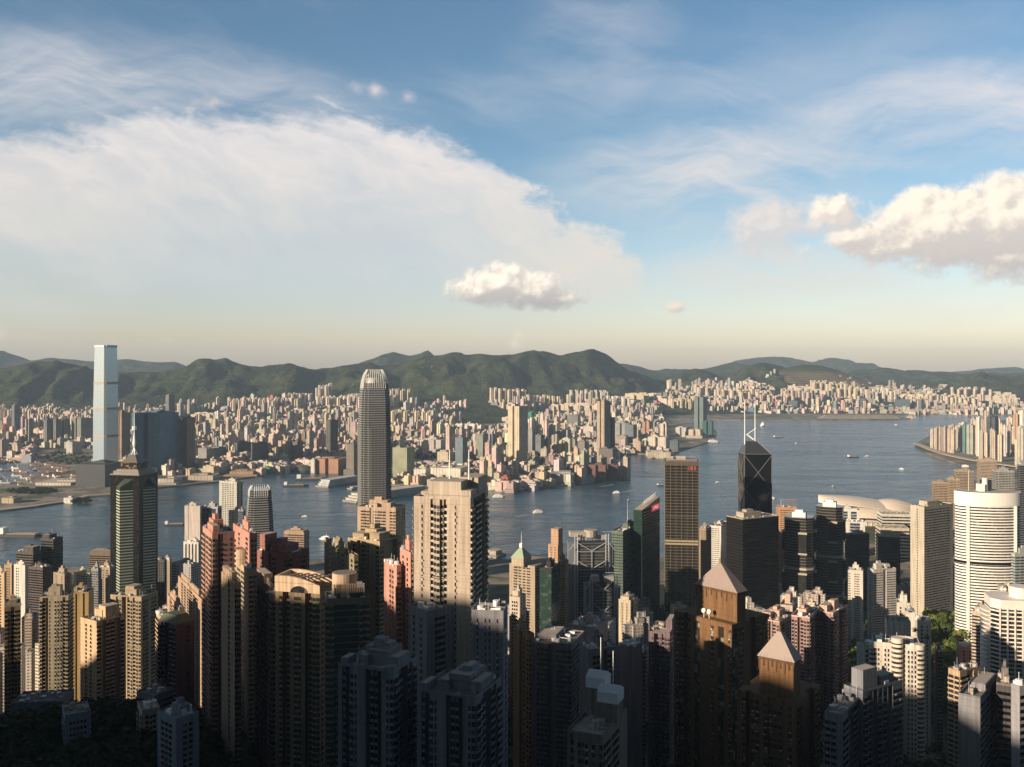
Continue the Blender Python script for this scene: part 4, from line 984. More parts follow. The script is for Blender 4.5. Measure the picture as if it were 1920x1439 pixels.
for x in (a*.02, a*.2):
    m = MB(); z = hh+4; m.bar((x, -b+1.2, hh), (x, -b+1.2, z), .2); 
    for i in range(16):
        t0, t1 = 2*pi*i/16, 2*pi*(i+1)/16; m.face([(x, -b+1.4, z), (x+1.3*cos(t0), -b+.7+.4*sin(t0), z+1.3*sin(t0)), (x+1.3*cos(t1), -b+.7+.4*sin(t1), z+1.3*sin(t1))])
    m.obj('satellite_dish', M_WHITE, root)
pyramid_tower('brown stone tower with smaller pyramid roof and pale bay glazing, lower right of its twin', (1382, 1494, 1538, 1318), (1424, 1488, 1500, 1248), (1462, 1198), 430, 22, '.WsWW.bWWW.W.', 'W.sW', 0)
# -- right of centre
T('black glass tower with pale cluttered roof in front of the braced tower', 1362, 1393, 1460, 975, 1235, -28, 'nnnnnn', 'nnnn', (.014, .013, .013), glass((.008, .008, .009), .1, .0), 4.0, zb=10, clr=(.42, .38, .31), **O)
T('beige office slab with dark grid beside the bronze tower', 1311, 1334, 1338, 992, 1480, 10, '.ttttttt.', 'w', (.46, .35, .26), GD, 3.6, zb=5, **O)
T('white hotel tower with punched windows and a dish cluttered roof', 1331, 1352, 1366, 988, 1540, 26, '.wwwww.', 'ww', (.68, .65, .60), GD, 3.4, zb=5, name='hotel_tower', cat='hotel')
T('orange brown office tower with a steel lattice frame on its roof', 1457, 1494, 1508, 953, 1560, 10, '.nnnnn.', 'nn', (.50, .29, .17), GD, 3.6, zb=5, big=False, **O)
m = MB(); D = 1565; z_ = pz(952, D)
tr = empty('roof_lattice', (px(1482, D), D+10, z_), 0, label='dark steel lattice standing on the roof of the orange brown office tower', cat='roof frame')
for i in range(7):
    for j in range(3): m.bar((-12+i*4, j*3, 0), (-12+i*4, j*3, 12), .3)
for k in range(4): m.bar((-13, 0, k*3.6+1), (13, 0, k*3.6+1), .3)
m.obj('lattice', M_STEEL, tr)
# the koala-bayed twin towers
for (cx_, yt_, D_, w_, lab) in ((1499, 972, 1290, 19, 'front faceted dark glass twin tower with projecting bays and pale ring floors'), (1556, 952, 1330, 18, 'rear faceted dark glass twin tower with projecting bays, right of its twin')):
    zt_ = pz(yt_, D_)-8
    P = chamfer(w_, w_, 8)
    ro = ringtower(lab, px(cx_, D_+w_), D_+w_, rad(-24), P, 8, [(0, 1), (zt_, 1)], 4.0, .9, plain('greybronze', (.15, .14, .12), .4, .3), glass((.035, .035, .032), .08, .02, .4), proud=.12)
    for z in (zt_-72, zt_-128, zt_-182): m = MB(); m.prism(scaled(P, 1.05), z, z+3.2, bottom=True); m.obj('ring_floor', plain('pale_ring', (.36, .31, .25), .5), ro)
    for k in range(3):
        z = zt_-48-k*56
        for s in range(4):
            c, n_ = cos(s*pi/2), sin(s*pi/2); Rt = lambda x, y: (x*c-y*n_, x*n_+y*c)
            m = MB(); m.prism([Rt(0, -w_-3), Rt(w_*.62, -w_-3), Rt(w_*.62, -w_+.5), Rt(0, -w_+.5)], z, z+26, bottom=True); m.obj('glass_bay', glass((.035, .035, .032), .08, .02, .4), ro)
            m = MB(); m.prism([Rt(-.3, -w_-3.4), Rt(w_*.66, -w_-3.4), Rt(w_*.66, -w_+.4), Rt(-.3, -w_+.4)], z+26, z+28.5, bottom=True); m.obj('bay_band', plain('pale_ring', (.36, .31, .25), .5), ro); m = MB(); m.prism([Rt(-.3, -w_-3.4), Rt(w_*.66, -w_-3.4), Rt(w_*.66, -w_+.4), Rt(-.3, -w_+.4)], z-2.2, z, bottom=True); m.obj('bay_band', MATS['pale_ring'], ro)
    m = MB(); m.box(-9, 9, -9, 9, zt_, zt_+6); m.box(-5, 5, -5, 5, zt_+6, zt_+9); m.obj('roof_plant', M_WHITE, ro)
T('dark brown flat office block behind the twin towers', 1584, 1592, 1630, 1003, 1500, -14, 'nnnnn', 'nn', (.07, .06, .055), GK, 3.8, zb=5, clr=(.45, .40, .33), **O)
T('dark slate office block with a pale stepped roof by the exhibition hall', 1646, 1688, 1706, 1008, 1600, 14, 'hhhh', 'hh', (.07, .07, .075), GK, 3.8, zb=5, clr=(.5, .42, .34), crown=[(-.6, .4, -.5, .8, 8)], **O)
T('tall grey cream government slab with horizontal bands and a roof frame', 1707, 1733, 1787, 952, 1340, -30, 'nnnnnnnn.', '..t..', (.50, .45, .36), GD, 3.7, zb=20, wf=.6, crown=[(-.6, .2, -.6, .6, 7)], **O)
# white ellipse tower
D = 1130; zt_ = pz(945, D)-25; P = circ(37, 48, 19)
re_ = ringtower('huge white oval tower with closely stacked bands and a solid white crown', px(1853, D+16), D+18, rad(-8), P, 25, [(0, 1), (zt_-1, 1)], 3.5, 1.75, plain('white_band', (.74, .72, .67), .55), GD, proud=.7, name='hotel_tower', cat='hotel')
m = MB(); m.prism(scaled(P, 1.045), zt_-3, zt_+13, bottom=True); m.prism(scaled(P, .98), zt_+13, zt_+13.05, mi=1); m.obj('crown', [MATS['white_band'], M_ROOFL], re_)
for s in (-1, 1):
    m = MB(); m.prism([(s*27-1.4, -15.6), (s*27+1.4, -15.6), (s*27+1.4, -8), (s*27-1.4, -8)], 0, zt_-3); m.obj('pier', MATS['white_band'], re_)
m = MB(); m.prism(scaled(P, 1.05), zt_-74, zt_-71.5, bottom=True); m.obj('dark_floor', GK, re_)
m = MB(); m.box(-12, -5, -6, 4, zt_+13, zt_+22); m.prism([(x-3, y) for x, y in circ(3.2, 14)], zt_+13, zt_+29); m.bar((-22, 0, zt_+13), (-22, 0, zt_+38), .3); m.obj('roof_plant', M_WHITE, re_)
T('twin-slab white apartment tower with fine horizontal bands above the trees', 1590, 1618, 1628, 1072, 1150, 22, 'n.nn.', '..', (.66, .60, .52), GD, 3.0, group='pair of white banded slabs')
T('grey white banded apartment slab in shade with lumpy roof houses, right of its twin', 1626, 1638, 1680, 1070, 1165, -16, 'nnnsnnn', '.n.', (.56, .53, .50), GD, 3.0, crown=[(-.6, -.1, -.5, .5, 5), (.2, .6, -.5, .5, 6)])
T('pale grey tower with blue glass at the right edge beside the oval tower', 1896, 1903, 1950, 1040, 1060, -12, 'WWWWW', 'WW', (.42, .46, .42), GB, 3.3, **O)
# exhibition hall with wing roofs
D = 2400; eh = empty('exhibition_hall', (px(1650, D), D+40, -8), rad(-8), label='waterfront exhibition hall with overlapping curved wing roofs', cat='convention centre')
Wr = plain('wing_roof', (.62, .54, .45), .4, .1)
def wing(x0, x1, yc, wd, zc, arch, tipz, thick=2.2, n=26):
    m = MB(); top_, bot_ = [], []
    for i in range(n+1):
        u = i/n; x = x0+(x1-x0)*u; hw = wd*(sin(pi*min(1, max(0, u*.94+.03)))**.6); z = zc+arch*sin(pi*u)+tipz*(1-u)**2
        rowt = []
        for j in range(9):
            v = -1+j/4; rowt.append((x, yc+v*hw, z-(v*v)*arch*(1.7 if v < 0 else .6)))
        top_.append(rowt)
    for i in range(n):
        for j in range(8):
            a_, b_, c_, d_ = top_[i][j], top_[i+1][j], top_[i+1][j+1], top_[i][j+1]
            m.face([a_, b_, c_, d_]); m.face([(p[0], p[1], p[2]-thick) for p in (d_, c_, b_, a_)])
        for j in (0, 8):
            a_, b_ = top_[i][j], top_[i+1][j]; m.face([a_, (a_[0], a_[1], a_[2]-thick), (b_[0], b_[1], b_[2]-thick), b_])
    return m
wing(-140, 70, 10, 50, 64, 10, 20).obj('wing_roof', Wr, eh); wing(-30, 116, 6, 44, 58, 18, 2).obj('wing_roof', Wr, eh); wing(-100, 98, -22, 44, 42, 13, 14).obj('wing_roof', Wr, eh)
m = MB(); m.box(-85, 92, -34, 52, 0, 44); m.obj('glass_hall', glass((.03, .10, .09), .15, .02), eh)
m = MB(); m.box(-92, 100, -40, 56, 0, 22); m.box(-30, 98, -44, 30, 22, 32); m.obj('podium', wall((.56, .50, .42), 6), eh)
for k in range(14): m = MB(); x = -80+k*13; m.bar((x, -41.5, 0), (x, -41.5, 40), .9); m.obj('column', M_WHITE, eh)
T('white glazed drum-cornered office block with red emblem by the exhibition hall', 1573, 1612, 1626, 958, 2000, 14, '.gg.gg.', 'gg', (.66, .64, .58), GB, 6, zb=4, crown=[(-.8, .8, -.8, .8, 4)], **O)
T('lower white glazed terrace block stepping down from the drum-cornered block', 1584, 1622, 1630, 980, 1880, 14, '.gg.', 'g', (.62, .60, .54), GB, 6, zb=4, big=False, **O)
T('long white terraced hall with green roof bands behind the government slab', 1654, 1712, 1716, 966, 2150, 8, 'hhhhhh', 'hh', (.66, .63, .55), GD, 7, zb=4, big=False, name='terraced_hall', cat='hall')
T('low sand coloured podium hall in front of the terraced hall', 1650, 1705, 1712, 992, 1980, 8, 'hhhh', 'hh', (.58, .50, .38), GD, 7, zb=4, big=False, name='podium_hall', cat='hall')
# behind the oval tower
for (x0_, xm_, x1_, yt_, D_, c_, sp, lab) in (
    (1751, 1777, 1780, 906, 2250, (.36, .28, .2), 'nnnn', 'brown banded office tower with a rounded end left of the oval tower'),
    (1779, 1800, 1806, 899, 2350, (.40, .31, .22), 'nnnn', 'tan banded tower between two others beyond the oval tower'),
    (1794, 1826, 1832, 884, 2450, (.34, .27, .2), 'nnnnn', 'wider brown banded tower rising left above the oval crown'),
    (1838, 1869, 1872, 864, 2550, (.42, .33, .25), 'nnnnnn', 'tall tan tower of many thin bands above the oval crown'),
    (1867, 1902, 1916, 884, 2200, (.33, .33, .31), 'WWWWWW', 'grey green gridded slab above the right end of the oval crown'),
    (1912, 1930, 1960, 872, 2100, (.3, .32, .33), 'gggg', 'grey blue glass tower cut by the right edge above the oval tower')):
    T(lab, x0_, xm_, x1_, yt_, D_, 10, sp, sp[:3], c_, GK, 4.0, zb=4, **O)
# -- right foreground
T('rosy tower cluster front block with many small balconies, right of the pyramid roofs', 1530, 1562, 1590, 1152, 760, 24, 'BwsBw.B', 'BwsBw', (.40, .26, .24), GD, 2.9, crown=[(-.8, .1, -.8, .6, 5), (.2, .5, -.3, .3, 8)], clr=(.66, .46, .38))
T('rosy tower left block with a pale roof slab and window frames', 1484, 1518, 1534, 1160, 740, 24, 'BwsBwB', 'Bw', (.40, .26, .24), GD, 2.9, clr=(.66, .46, .38))
T('pink topped tower between the pyramid roofs and the rosy cluster', 1420, 1462, 1490, 1168, 800, 26, 'BwBsBw', 'BwB', (.40, .27, .24), GD, 2.9, crown=[(-.8, -.1, -.6, .6, 5)], clr=(.66, .46, .38))
T('cream and pink low tower with grid windows right behind the upper pyramid', 1462, 1486, 1496, 1138, 880, 20, '.www.', 'ww', (.56, .46, .38), GD, 3.0, crown=[(-.4, .4, -.4, .4, 9)], clr=(.62, .44, .36))
T('white tower with stepped top rising behind the white rounded tower', 1681, 1706, 1722, 1134, 830, 22, '.w...', '.w', (.64, .58, .50), GD, 3.0, crown=[(-.1, .6, -.5, .5, 7)])
T('cream slim tower joined to the stepped white tower, smooth blank face', 1698, 1716, 1724, 1152, 780, 20, '...', 'w', (.66, .60, .52), GD, 3.0, big=False)
T('pale tower with vertical edge fins just right of the white rounded tower', 1721, 1746, 1753, 1168, 740, 16, '.w.t.', '.', (.62, .57, .50), GD, 3.0, big=False)
T('sunlit white blank tower with roof garden behind the rounded balconies', 1663, 1708, 1716, 1170, 680, 16, '.....', 't', (.66, .60, .52), GD, 3.0, big=False)
T('pale green stepped block at the left foot of the white rounded tower', 1606, 1622, 1660, 1212, 640, -24, 'wwww.', '...', (.42, .44, .38), GD, 3.0, big=False)
rr_ = T('white rounded tower with stacked balcony drums and punched windows', 1638, 1726, 1752, 1214, 590, 18, 'bw.ww.....www.', '.Bs', (.68, .62, .54), GD, 3.05, big=False, wf=.5)
root, a, b, hh = rr_
for (u, rad_, tp) in ((.02, 3.5, 4), (-.98, 2.8, -2), (.96, 3.2, 0)):
    P_ = [(x+u*a, y-b*(1.0 if abs(u) < .5 else .7)) for x, y in circ(rad_, 18)]
    m = MB(); m.prism(P_, 0, hh+tp); m.obj('balcony_drum', GBR, root)
    cxx, cyy = u*a, -b*(1.0 if abs(u) < .5 else .7)
    for f in range(33):
        z = hh+tp-3.05*f-(1.4 if f else 2.0)
        if z < 0: break
        m = MB(); m.prism([((x-cxx)*1.08+cxx, (y-cyy)*1.08+cyy) for x, y in P_], z, z+(1.5 if f else 3.0), bottom=True); m.obj('balcony_ring', wall((.68, .62, .54), 3.05), root)
# white drum tower with flying balconies at right edge
D = 700; zt_ = pz(1135, D); cx = px(1900, D+15)
rq = ringtower('white round-cornered tower with rows of curved winglet balconies at the right edge', cx, D+15, rad(-14), chamfer(18, 15, 6), ter(cx, D), [(0, 1), (zt_-ter(cx, D), 1)], 3.2, 1.0, plain('white_tile', (.68, .62, .56), .5), GD, proud=.35, name='apartment_tower', cat='tower block')
hq = zt_-ter(cx, D)
m = MB(); m.prism(scaled(chamfer(18, 15, 6), 1.02), hq-4, hq+3, bottom=True); m.prism([(x+5, y) for x, y in circ(8, 22)], hq+3, hq+11); m.obj('crown', MATS['white_tile'], rq)
for k in range(6): m = MB(); x = -13+k*5.2; m.box(x-.5, x+.5, -15.9, -15, 0, hq-3); m.obj('pier', MATS['white_tile'], rq)
for f in range(22):
    z = hq-8-f*3.2; m = MB()
    P_ = [(-18, -9)]+[(-20.5-2.6*sin(pi*i/6), -9+18*i/6) for i in range(7)]+[(-18, 9)]
    m.prism(P_[::-1], z, z+1.1, bottom=True); m.obj('balcony', MATS['white_tile'], rq)
T('small banded tower with a rounded roof room beside the winglet balcony tower', 1822, 1840, 1858, 1150, 860, 30, 'hh', 'hhh', (.50, .42, .34), GD, 3.1, crown=[(-.7, .7, -.7, .7, 4)])
T('low pink villa block among the park trees', 1799, 1822, 1832, 1216, 880, 16, '.w.w', 'w', (.60, .33, .30), GD, 3.0, zb=30, big=False, name='villa', cat='house')
T('brown shaded block right of the white rounded tower', 1754, 1768, 1782, 1226, 760, 22, '.ww', 'ww', (.24, .17, .14), GD, 3.0)
T('cream block with orange tiled roof and lit zigzag balconies by the pool', 1778, 1800, 1838, 1262, 560, -30, 'BBB', 'BB', (.52, .38, .25), GD, 3.0, big=False, clr=(.5, .34, .2))
T('slate tower with a smooth pale flank at the lower right', 1797, 1838, 1870, 1312, 430, 34, '.........', 'WWWW', (.26, .26, .28), GK, 3.05, crown=[(-.4, .9, -.3, .9, 3.5)], big=False)
T('dark glass slab between two slate flanks at the lower right edge', 1868, 1896, 1910, 1288, 440, 30, 'hhhh', 'hh', (.10, .09, .09), GK, 3.05, clr=(.2, .18, .17))
T('grey slate tower cut by the lower right corner', 1896, 1912, 1960, 1292, 400, -20, 'hhhh', '...', (.30, .30, .32), GK, 3.05, big=False)
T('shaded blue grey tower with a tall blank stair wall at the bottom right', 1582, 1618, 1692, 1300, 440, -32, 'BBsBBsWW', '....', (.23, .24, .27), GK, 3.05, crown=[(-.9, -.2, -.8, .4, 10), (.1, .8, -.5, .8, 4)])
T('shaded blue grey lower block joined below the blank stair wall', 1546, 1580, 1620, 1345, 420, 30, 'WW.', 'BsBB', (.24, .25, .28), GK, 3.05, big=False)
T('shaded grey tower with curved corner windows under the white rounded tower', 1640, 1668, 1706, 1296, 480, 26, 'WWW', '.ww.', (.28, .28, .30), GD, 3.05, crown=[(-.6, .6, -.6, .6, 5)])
T('brown stone slim wing tower right below the lower pyramid roof', 1502, 1528, 1542, 1318, 450, 20, '.WsW', 'W', (.20, .112, .055), GBR, 3.1)
# -- low lit blocks on the slope, lower left
T('small white apartment block lit by a sunbeam on the slope, lower left', 250, 266, 300, 1336, 520, -30, '.BwB.', 'B.B', (.66, .52, .44), GD, 3.0, dep=16, big=False)
T('grey blue block with turquoise roof light beside the sunlit white block', 295, 330, 360, 1352, 470, 40, '.WwW.', '.ww.', (.34, .37, .42), GD, 3.0, dep=13)
T('slanted grey glass roofed block behind the sunlit white block', 256, 290, 308, 1308, 560, 30, 'hhh', 'hh', (.26, .25, .25), GD, 3.0, dep=14, big=False)
T('long low school block with grid windows in shade at the bottom left', 82, 122, 170, 1345, 500, -30, '.wwwww.', 'wwww', (.34, .40, .46), GD, 3.2, dep=18, big=False, name='school_block', cat='school')
T('low flat-roofed shaded hall at the far bottom left', -10, 20, 118, 1322, 560, -8, '.ww.ww.', 'ww', (.22, .25, .28), GD, 3.2, big=False, name='school_hall', cat='school')
# ================================================================== THE CITY ACROSS THE WATER
def shape(kind, w, d, R):
    a, b = w/2, d/2
    if kind == 'cross':
        c, e = a*.42, b*.42
        return [(-c, -b), (c, -b), (c, -e), (a, -e), (a, e), (c, e), (c, b), (-c, b), (-c, e), (-a, e), (-a, -e), (-c, -e)]
    if kind == 'notch':
        return [(-a, -b), (-a*.15, -b), (-a*.15, -b*.6), (a*.15, -b*.6), (a*.15, -b), (a, -b), (a, b), (-a, b)]
    return [(-a, -b), (a, -b), (a, b), (-a, b)]
def city_block(mb, x, y, z0, w, d, h, yaw, col, st, kind='box', R=random, tops=True):
    c, s = cos(yaw), sin(yaw)
    tr = lambda P: [(x+p*c-q_*s, y+p*s+q_*c) for p, q_ in P]
    C4 = (*col, st); P = shape(kind, w, d, R)
    mb.prism(tr(P), z0-12, z0+h, c=C4)
    if tops:
        rc = (col[0]*.9, col[1]*.9, col[2]*.9, 1.0)
        u, v = R.uniform(-.2, .2)*w, R.uniform(-.2, .2)*d; a, b = w*R.uniform(.15, .3), d*R.uniform(.15, .3); k = R.uniform(2.5, 6)
        mb.prism(tr([(u-a, v-b), (u+a, v-b), (u+a, v+b), (u-a, v+b)]), z0+h, z0+h+k, c=(*rc[:3], 0.0))
        if h > 60:
            a *= .5; b *= .6; mb.prism(tr([(u-a, v-b), (u+a, v-b), (u+a, v+b), (u-a, v+b)]), z0+h+k, z0+h+k*1.9, c=(*rc[:3], 0.0))
    if R.random() < .35: mb.prism(tr([(-w*.7, -d*.7), (w*.7, -d*.7), (w*.7, d*.7), (-w*.7, d*.7)]), z0-12, z0+min(16, h*.3), c=(*[q_*.85 for q_ in col], .9))
LEDGER = []                                        # places already taken: (x, y, r)
PAL = [(.56, .47, .36), (.50, .41, .32), (.60, .52, .42), (.44, .36, .29), (.64, .59, .52), (.40, .34, .30), (.52, .42, .35), (.34, .31, .29), (.48, .39, .34), (.30, .30, .31), (.58, .50, .33), (.24, .27, .29)]
PAL = [tuple(min(.8, c*1.12) for c in p) for p in PAL]
PNAME = ['sand coloured', 'tan', 'cream', 'light brown', 'white', 'greyish brown', 'pinkish', 'grey', 'rosy', 'slate grey', 'yellowish', 'dark grey blue']
def landmark(label, x0, x1, yt, yb, col, st=.3, yaw=-40, kind='box', name='office_block', cat='building', ratio=1.0, extra=None, D=None, z0=None):
    D = D or gy(yb, 4); cx = px((x0+x1)/2, D); W_ = (x1-x0)/F*D; t = abs(rad(yaw))
    w = W_/(cos(t)+ratio*sin(t)); d = w*ratio; cy = D+W_*.4
    z = 4 if z0 is None else z0; zt = pz(yt, D)
    m = MB(); R = random.Random(int(x0*7+yt)); yw = rad(yaw)
    city_block(m, 0, 0, 0, w, d, zt-z, yw, col, st, kind, R)
    if extra: extra(m, w, d, zt-z, yw)
    LEDGER.append((cx, cy, max(w, d)*.62))
    return m.obj(name, M_CITY, loc=(cx, cy, z), attrs=True, label=label, cat=cat)
def tagcat(o): 
    if 'category' not in o and 'cat' in o: o['category'] = o['cat']
def blockm(m, u0, u1, v0, v1, z0, z1, yw, col, st=1.0):
    c, s = cos(yw), sin(yw); P = [(u0, v0), (u1, v0), (u1, v1), (u0, v1)]
    m.prism([(p*c-q_*s, p*s+q_*c) for p, q_ in P], z0, z1, c=(*col, st))
_tag = tagp
LM = lambda *a, **k: landmark(*a, **k)
def landmark_tag(): pass
BLU, SLT, TEA, BRN, CRM, WHT = (.06, .16, .25), (.15, .16, .17), (.05, .13, .12), (.28, .19, .14), (.58, .50, .38), (.66, .63, .57)
for a in (
    ('brown slim tower right behind the very tall pale blue tower', 216, 240, 774, 878, BRN, .1, -40, 'notch'),
    ('wide deep blue glass slab with a flat top, behind the spire tower', 244, 317, 775, 890, BLU, .05, -14, 'notch'),
    ('left one of the dark brown pair beside the wide blue slab', 317, 341, 788, 884, BRN, .1, -40, 'notch'),
    ('right one of the dark brown pair beside the wide blue slab', 339, 362, 783, 884, BRN, .1, -40, 'notch'),
    ('tower under construction rising above the dark brown pair', 308, 325, 741, 825, (.16, .17, .18), .9, -40, 'box'),
    ('long dark slate block with cream end wall below the very tall tower', 139, 213, 871, 913, (.055, .065, .07), 1.0, -12, 'box'),
    ('pale free-standing tower at the left of the shelter side tower row', 42, 60, 786, 836, (.40, .37, .33), .2, -45, 'cross'),
    ('dark tall tower behind the pale free-standing tower by the boat shelter', 19, 35, 760, 818, SLT, .2, -40, 'box'),
    ('dark green sided tower, first of the four in a row near the boat shelter', 79, 96, 788, 839, (.20, .21, .19), .15, -40, 'notch'),
    ('dark green sided tower, second of the four in a row near the boat shelter', 97, 112, 787, 839, (.20, .21, .19), .15, -40, 'notch'),
    ('dark green sided tower, third of the four in a row near the boat shelter', 113, 128, 786, 838, (.20, .21, .19), .15, -40, 'notch'),
    ('broad dark green sided tower at the end of the row of four', 130, 166, 785, 838, (.22, .23, .20), .15, -28, 'notch'),
    ('low white hotel-like block in the trees left of the very tall tower', 121, 146, 829, 852, (.50, .49, .45), .9, -30, 'box'),
    ('grey long slab with a cream end right of the dark brown pair', 368, 416, 841, 867, (.28, .27, .25), .6, -22, 'box'),
    ('cream striped twin slab above the dark office blocks', 412, 440, 816, 850, CRM, .2, -35, 'notch'),
    ('dark office block below the cream striped twin slab', 436, 471, 831, 864, (.10, .10, .11), 1.0, -30, 'box'),
    ('dark waterfront block right of the dark office block', 468, 500, 832, 872, (.13, .12, .12), .6, -35, 'box'),
    ('tan hotel tower with ribbed face near the domed hall', 519, 548, 827, 868, (.46, .35, .27), .1, -35, 'notch'),
    ('dark brown tower touching the tan ribbed hotel tower', 546, 566, 829, 868, (.18, .14, .12), .6, -35, 'box'),
    ('tall dark tower with a tan sunlit side left of the claw-crowned tower', 609, 632, 788, 860, (.10, .095, .08), .5, -48, 'box'),
    ('orange brown waterfront office row with folded facades', 590, 648, 861, 886, (.40, .22, .13), .2, -16, 'notch'),
    ('white end block at the left of the orange brown waterfront row', 582, 592, 862, 886, WHT, .0, -16, 'box'),
    ('brown grey tower with teal foot directly left of the claw-crowned tower', 648, 673, 833, 889, (.20, .17, .14), 1.0, -30, 'box'),
    ('green gold reflecting office tower right of the claw-crowned tower', 735, 775, 840, 902, (.30, .32, .20), .9, -22, 'box'),
    ('white louvred block right of the green gold tower', 775, 806, 880, 904, WHT, .4, -18, 'box'),
    ('white long mall block behind the top of the big pale tower', 806, 880, 878, 906, (.62, .57, .48), .0, -16, 'box'),
    ('dark slim tower between the claw-crowned tower and the green gold tower', 727, 736, 838, 892, SLT, 1.0, -30, 'box'),
    ('pale ribbed hotel block with dark columns in the trees', 804, 835, 825, 852, (.50, .47, .42), .1, -20, 'notch'),
    ('slim pale tower with a dark blue cap', 835, 849, 800, 868, (.52, .42, .36), .3, -40, 'box'),
    ('pale blue stepped glass tower behind the big pale tower', 853, 876, 821, 884, (.16, .22, .26), 1.0, -30, 'box'),
    ('cream hotel block with a colonnade in front of the blue stepped tower', 819, 850, 848, 872, (.56, .48, .37), .5, -25, 'box'),
    ('grey green office block beside the dark wooded hill', 892, 915, 815, 862, (.26, .30, .24), 1.0, -35, 'box'),
    ('small teal office block right of the big pale tower top', 910, 932, 852, 872, (.10, .22, .20), 1.0, -30, 'box'),
    ('very tall cream twin-faced tower in the middle of the far shore', 952, 990, 762, 886, (.58, .50, .36), .35, -38, 'notch'),
    ('very tall brown fluted tower near the point of the far shore', 1120, 1146, 753, 890, (.38, .31, .24), .1, -46, 'notch'),
    ('dark stepped shoulder tower behind the brown fluted tower', 1138, 1154, 783, 888, (.10, .08, .07), .5, -40, 'box'),
    ('dark stepped base block at the foot of the brown fluted tower', 1123, 1160, 842, 892, (.16, .14, .13), .8, -25, 'box'),
    ('brick red hotel on the waterfront point', 1103, 1142, 872, 902, (.24, .12, .10), 1.0, -12, 'notch'),
    ('dark brick wing of the hotel on the waterfront point', 1140, 1162, 872, 900, (.16, .09, .08), 1.0, -12, 'box'),
    ('grey blue slim tower left of the very tall cream tower base', 958, 984, 842, 884, (.18, .22, .24), .9, -35, 'notch'),
    ('grey tower pair left half near the terraced waterfront', 990, 1004, 806, 862, (.30, .30, .30), .5, -38, 'box'),
    ('slate tower pair right half near the terraced waterfront', 1004, 1022, 816, 866, (.16, .18, .19), .7, -38, 'box'),
    ('greyish brown heavy hotel block behind the small white dome', 1010, 1050, 862, 890, (.24, .19, .17), .8, -18, 'box'),
    ('pink mall block among low roofs in the middle', 1063, 1086, 842, 856, (.50, .32, .27), .7, -25, 'box'),
    ('slate building right of the mall block beside the fluted tower', 1082, 1104, 828, 862, (.22, .20, .19), .6, -30, 'box'),
    ('pale slim office tower above the white roofs', 1055, 1072, 806, 838, (.42, .44, .40), .6, -40, 'box'),
    ('white broad block left of the fluted tower shaft', 1094, 1122, 800, 826, (.60, .54, .46), .4, -30, 'box'),
    ('tall grey green slab behind the white broad block', 1064, 1090, 779, 806, (.22, .23, .22), .9, -20, 'box', ),
    ('green netted tower beside the very tall cream tower', 990, 1002, 773, 800, (.03, .25, .16), 1.0, -40, 'box'),
    ('slate green slab group right of the fluted tower', 1154, 1184, 794, 832, (.32, .33, .32), .6, -25, 'notch'),
    ('darker slab beside the slate green slab group', 1172, 1196, 797, 836, (.14, .16, .17), .7, -30, 'box'),
    ('pink grey university-like block near the bay', 1154, 1180, 818, 838, (.42, .34, .29), .7, -20, 'box'),
    ('orange brown twin towers near the bay', 1205, 1226, 791, 822, (.42, .24, .15), .3, -38, 'notch'),
    ('cream round-cornered tower near the bay', 1236, 1256, 795, 824, (.60, .52, .42), .2, -38, 'cross'),
    ('white slotted waterfront building facing the bay', 1215, 1258, 820, 847, (.66, .60, .50), .05, -18, 'notch'),
    ('low dark glass wing beside the white slotted waterfront building', 1256, 1276, 826, 848, (.12, .16, .17), 1.0, -20, 'box'),
    ('green grey tall tower on the tip of the promontory', 1303, 1328, 745, 812, (.12, .18, .17), .25, -34, 'notch'),
    ('dark green glazed slab at the foot of the promontory tower', 1318, 1341, 790, 818, (.03, .13, .12), 1.0, -22, 'notch'),
    ('cream twin blocks at the left foot of the promontory tower', 1292, 1322, 806, 822, (.56, .48, .38), .3, -25, 'notch'),
    ('white lumpy block behind the cream twin blocks', 1268, 1296, 802, 820, (.52, .50, .45), .4, -30, 'notch'),
    ('blue netted tower in the far middle', 931, 948, 748, 776, (.04, .20, .26), 1.0, -40, 'box'),
    ('teal netted tower left of the blue netted tower', 911, 929, 747, 776, (.05, .24, .22), 1.0, -40, 'box'),
    ('green clad hospital-like block in the far middle', 859, 879, 751, 768, (.12, .28, .16), 1.0, -30, 'box'),
    ('green faced office slab far behind the fluted tower', 1146, 1170, 744, 774, (.10, .26, .20), 1.0, -10, 'box'),
    ('dark slab right of the green faced office slab', 1168, 1178, 743, 774, SLT, .9, -30, 'box'),
    ('long yellow orange sports hall roof in the distance', 1060, 1100, 764, 777, (.62, .36, .06), .0, -8, 'box'),
    ('red draped block in the distance', 1222, 1242, 755, 776, (.65, .06, .08), .0, -20, 'box'),
    ('dark grey towers under construction beside the red draped block', 1215, 1232, 738, 772, (.20, .19, .18), .9, -35, 'box'),
    ('dark grey tower rising behind the red draped block', 1234, 1262, 737, 774, (.18, .19, .19), .9, -35, 'notch'),
    ('dark glass office block at the right part of the far shore', 1612, 1628, 748, 773, (.06, .12, .13), 1.0, -30, 'box'),
    ('dark teal office tower at the far shore, left of the cruise pier end', 1480, 1502, 752, 773, (.06, .10, .12), 1.0, -30, 'box'),
    ('glass office block with a pale roof at the far right shore', 1680, 1716, 750, 771, (.09, .14, .16), 1.0, -24, 'box')):
    landmark(*a)
for o in COL.objects:
    pass
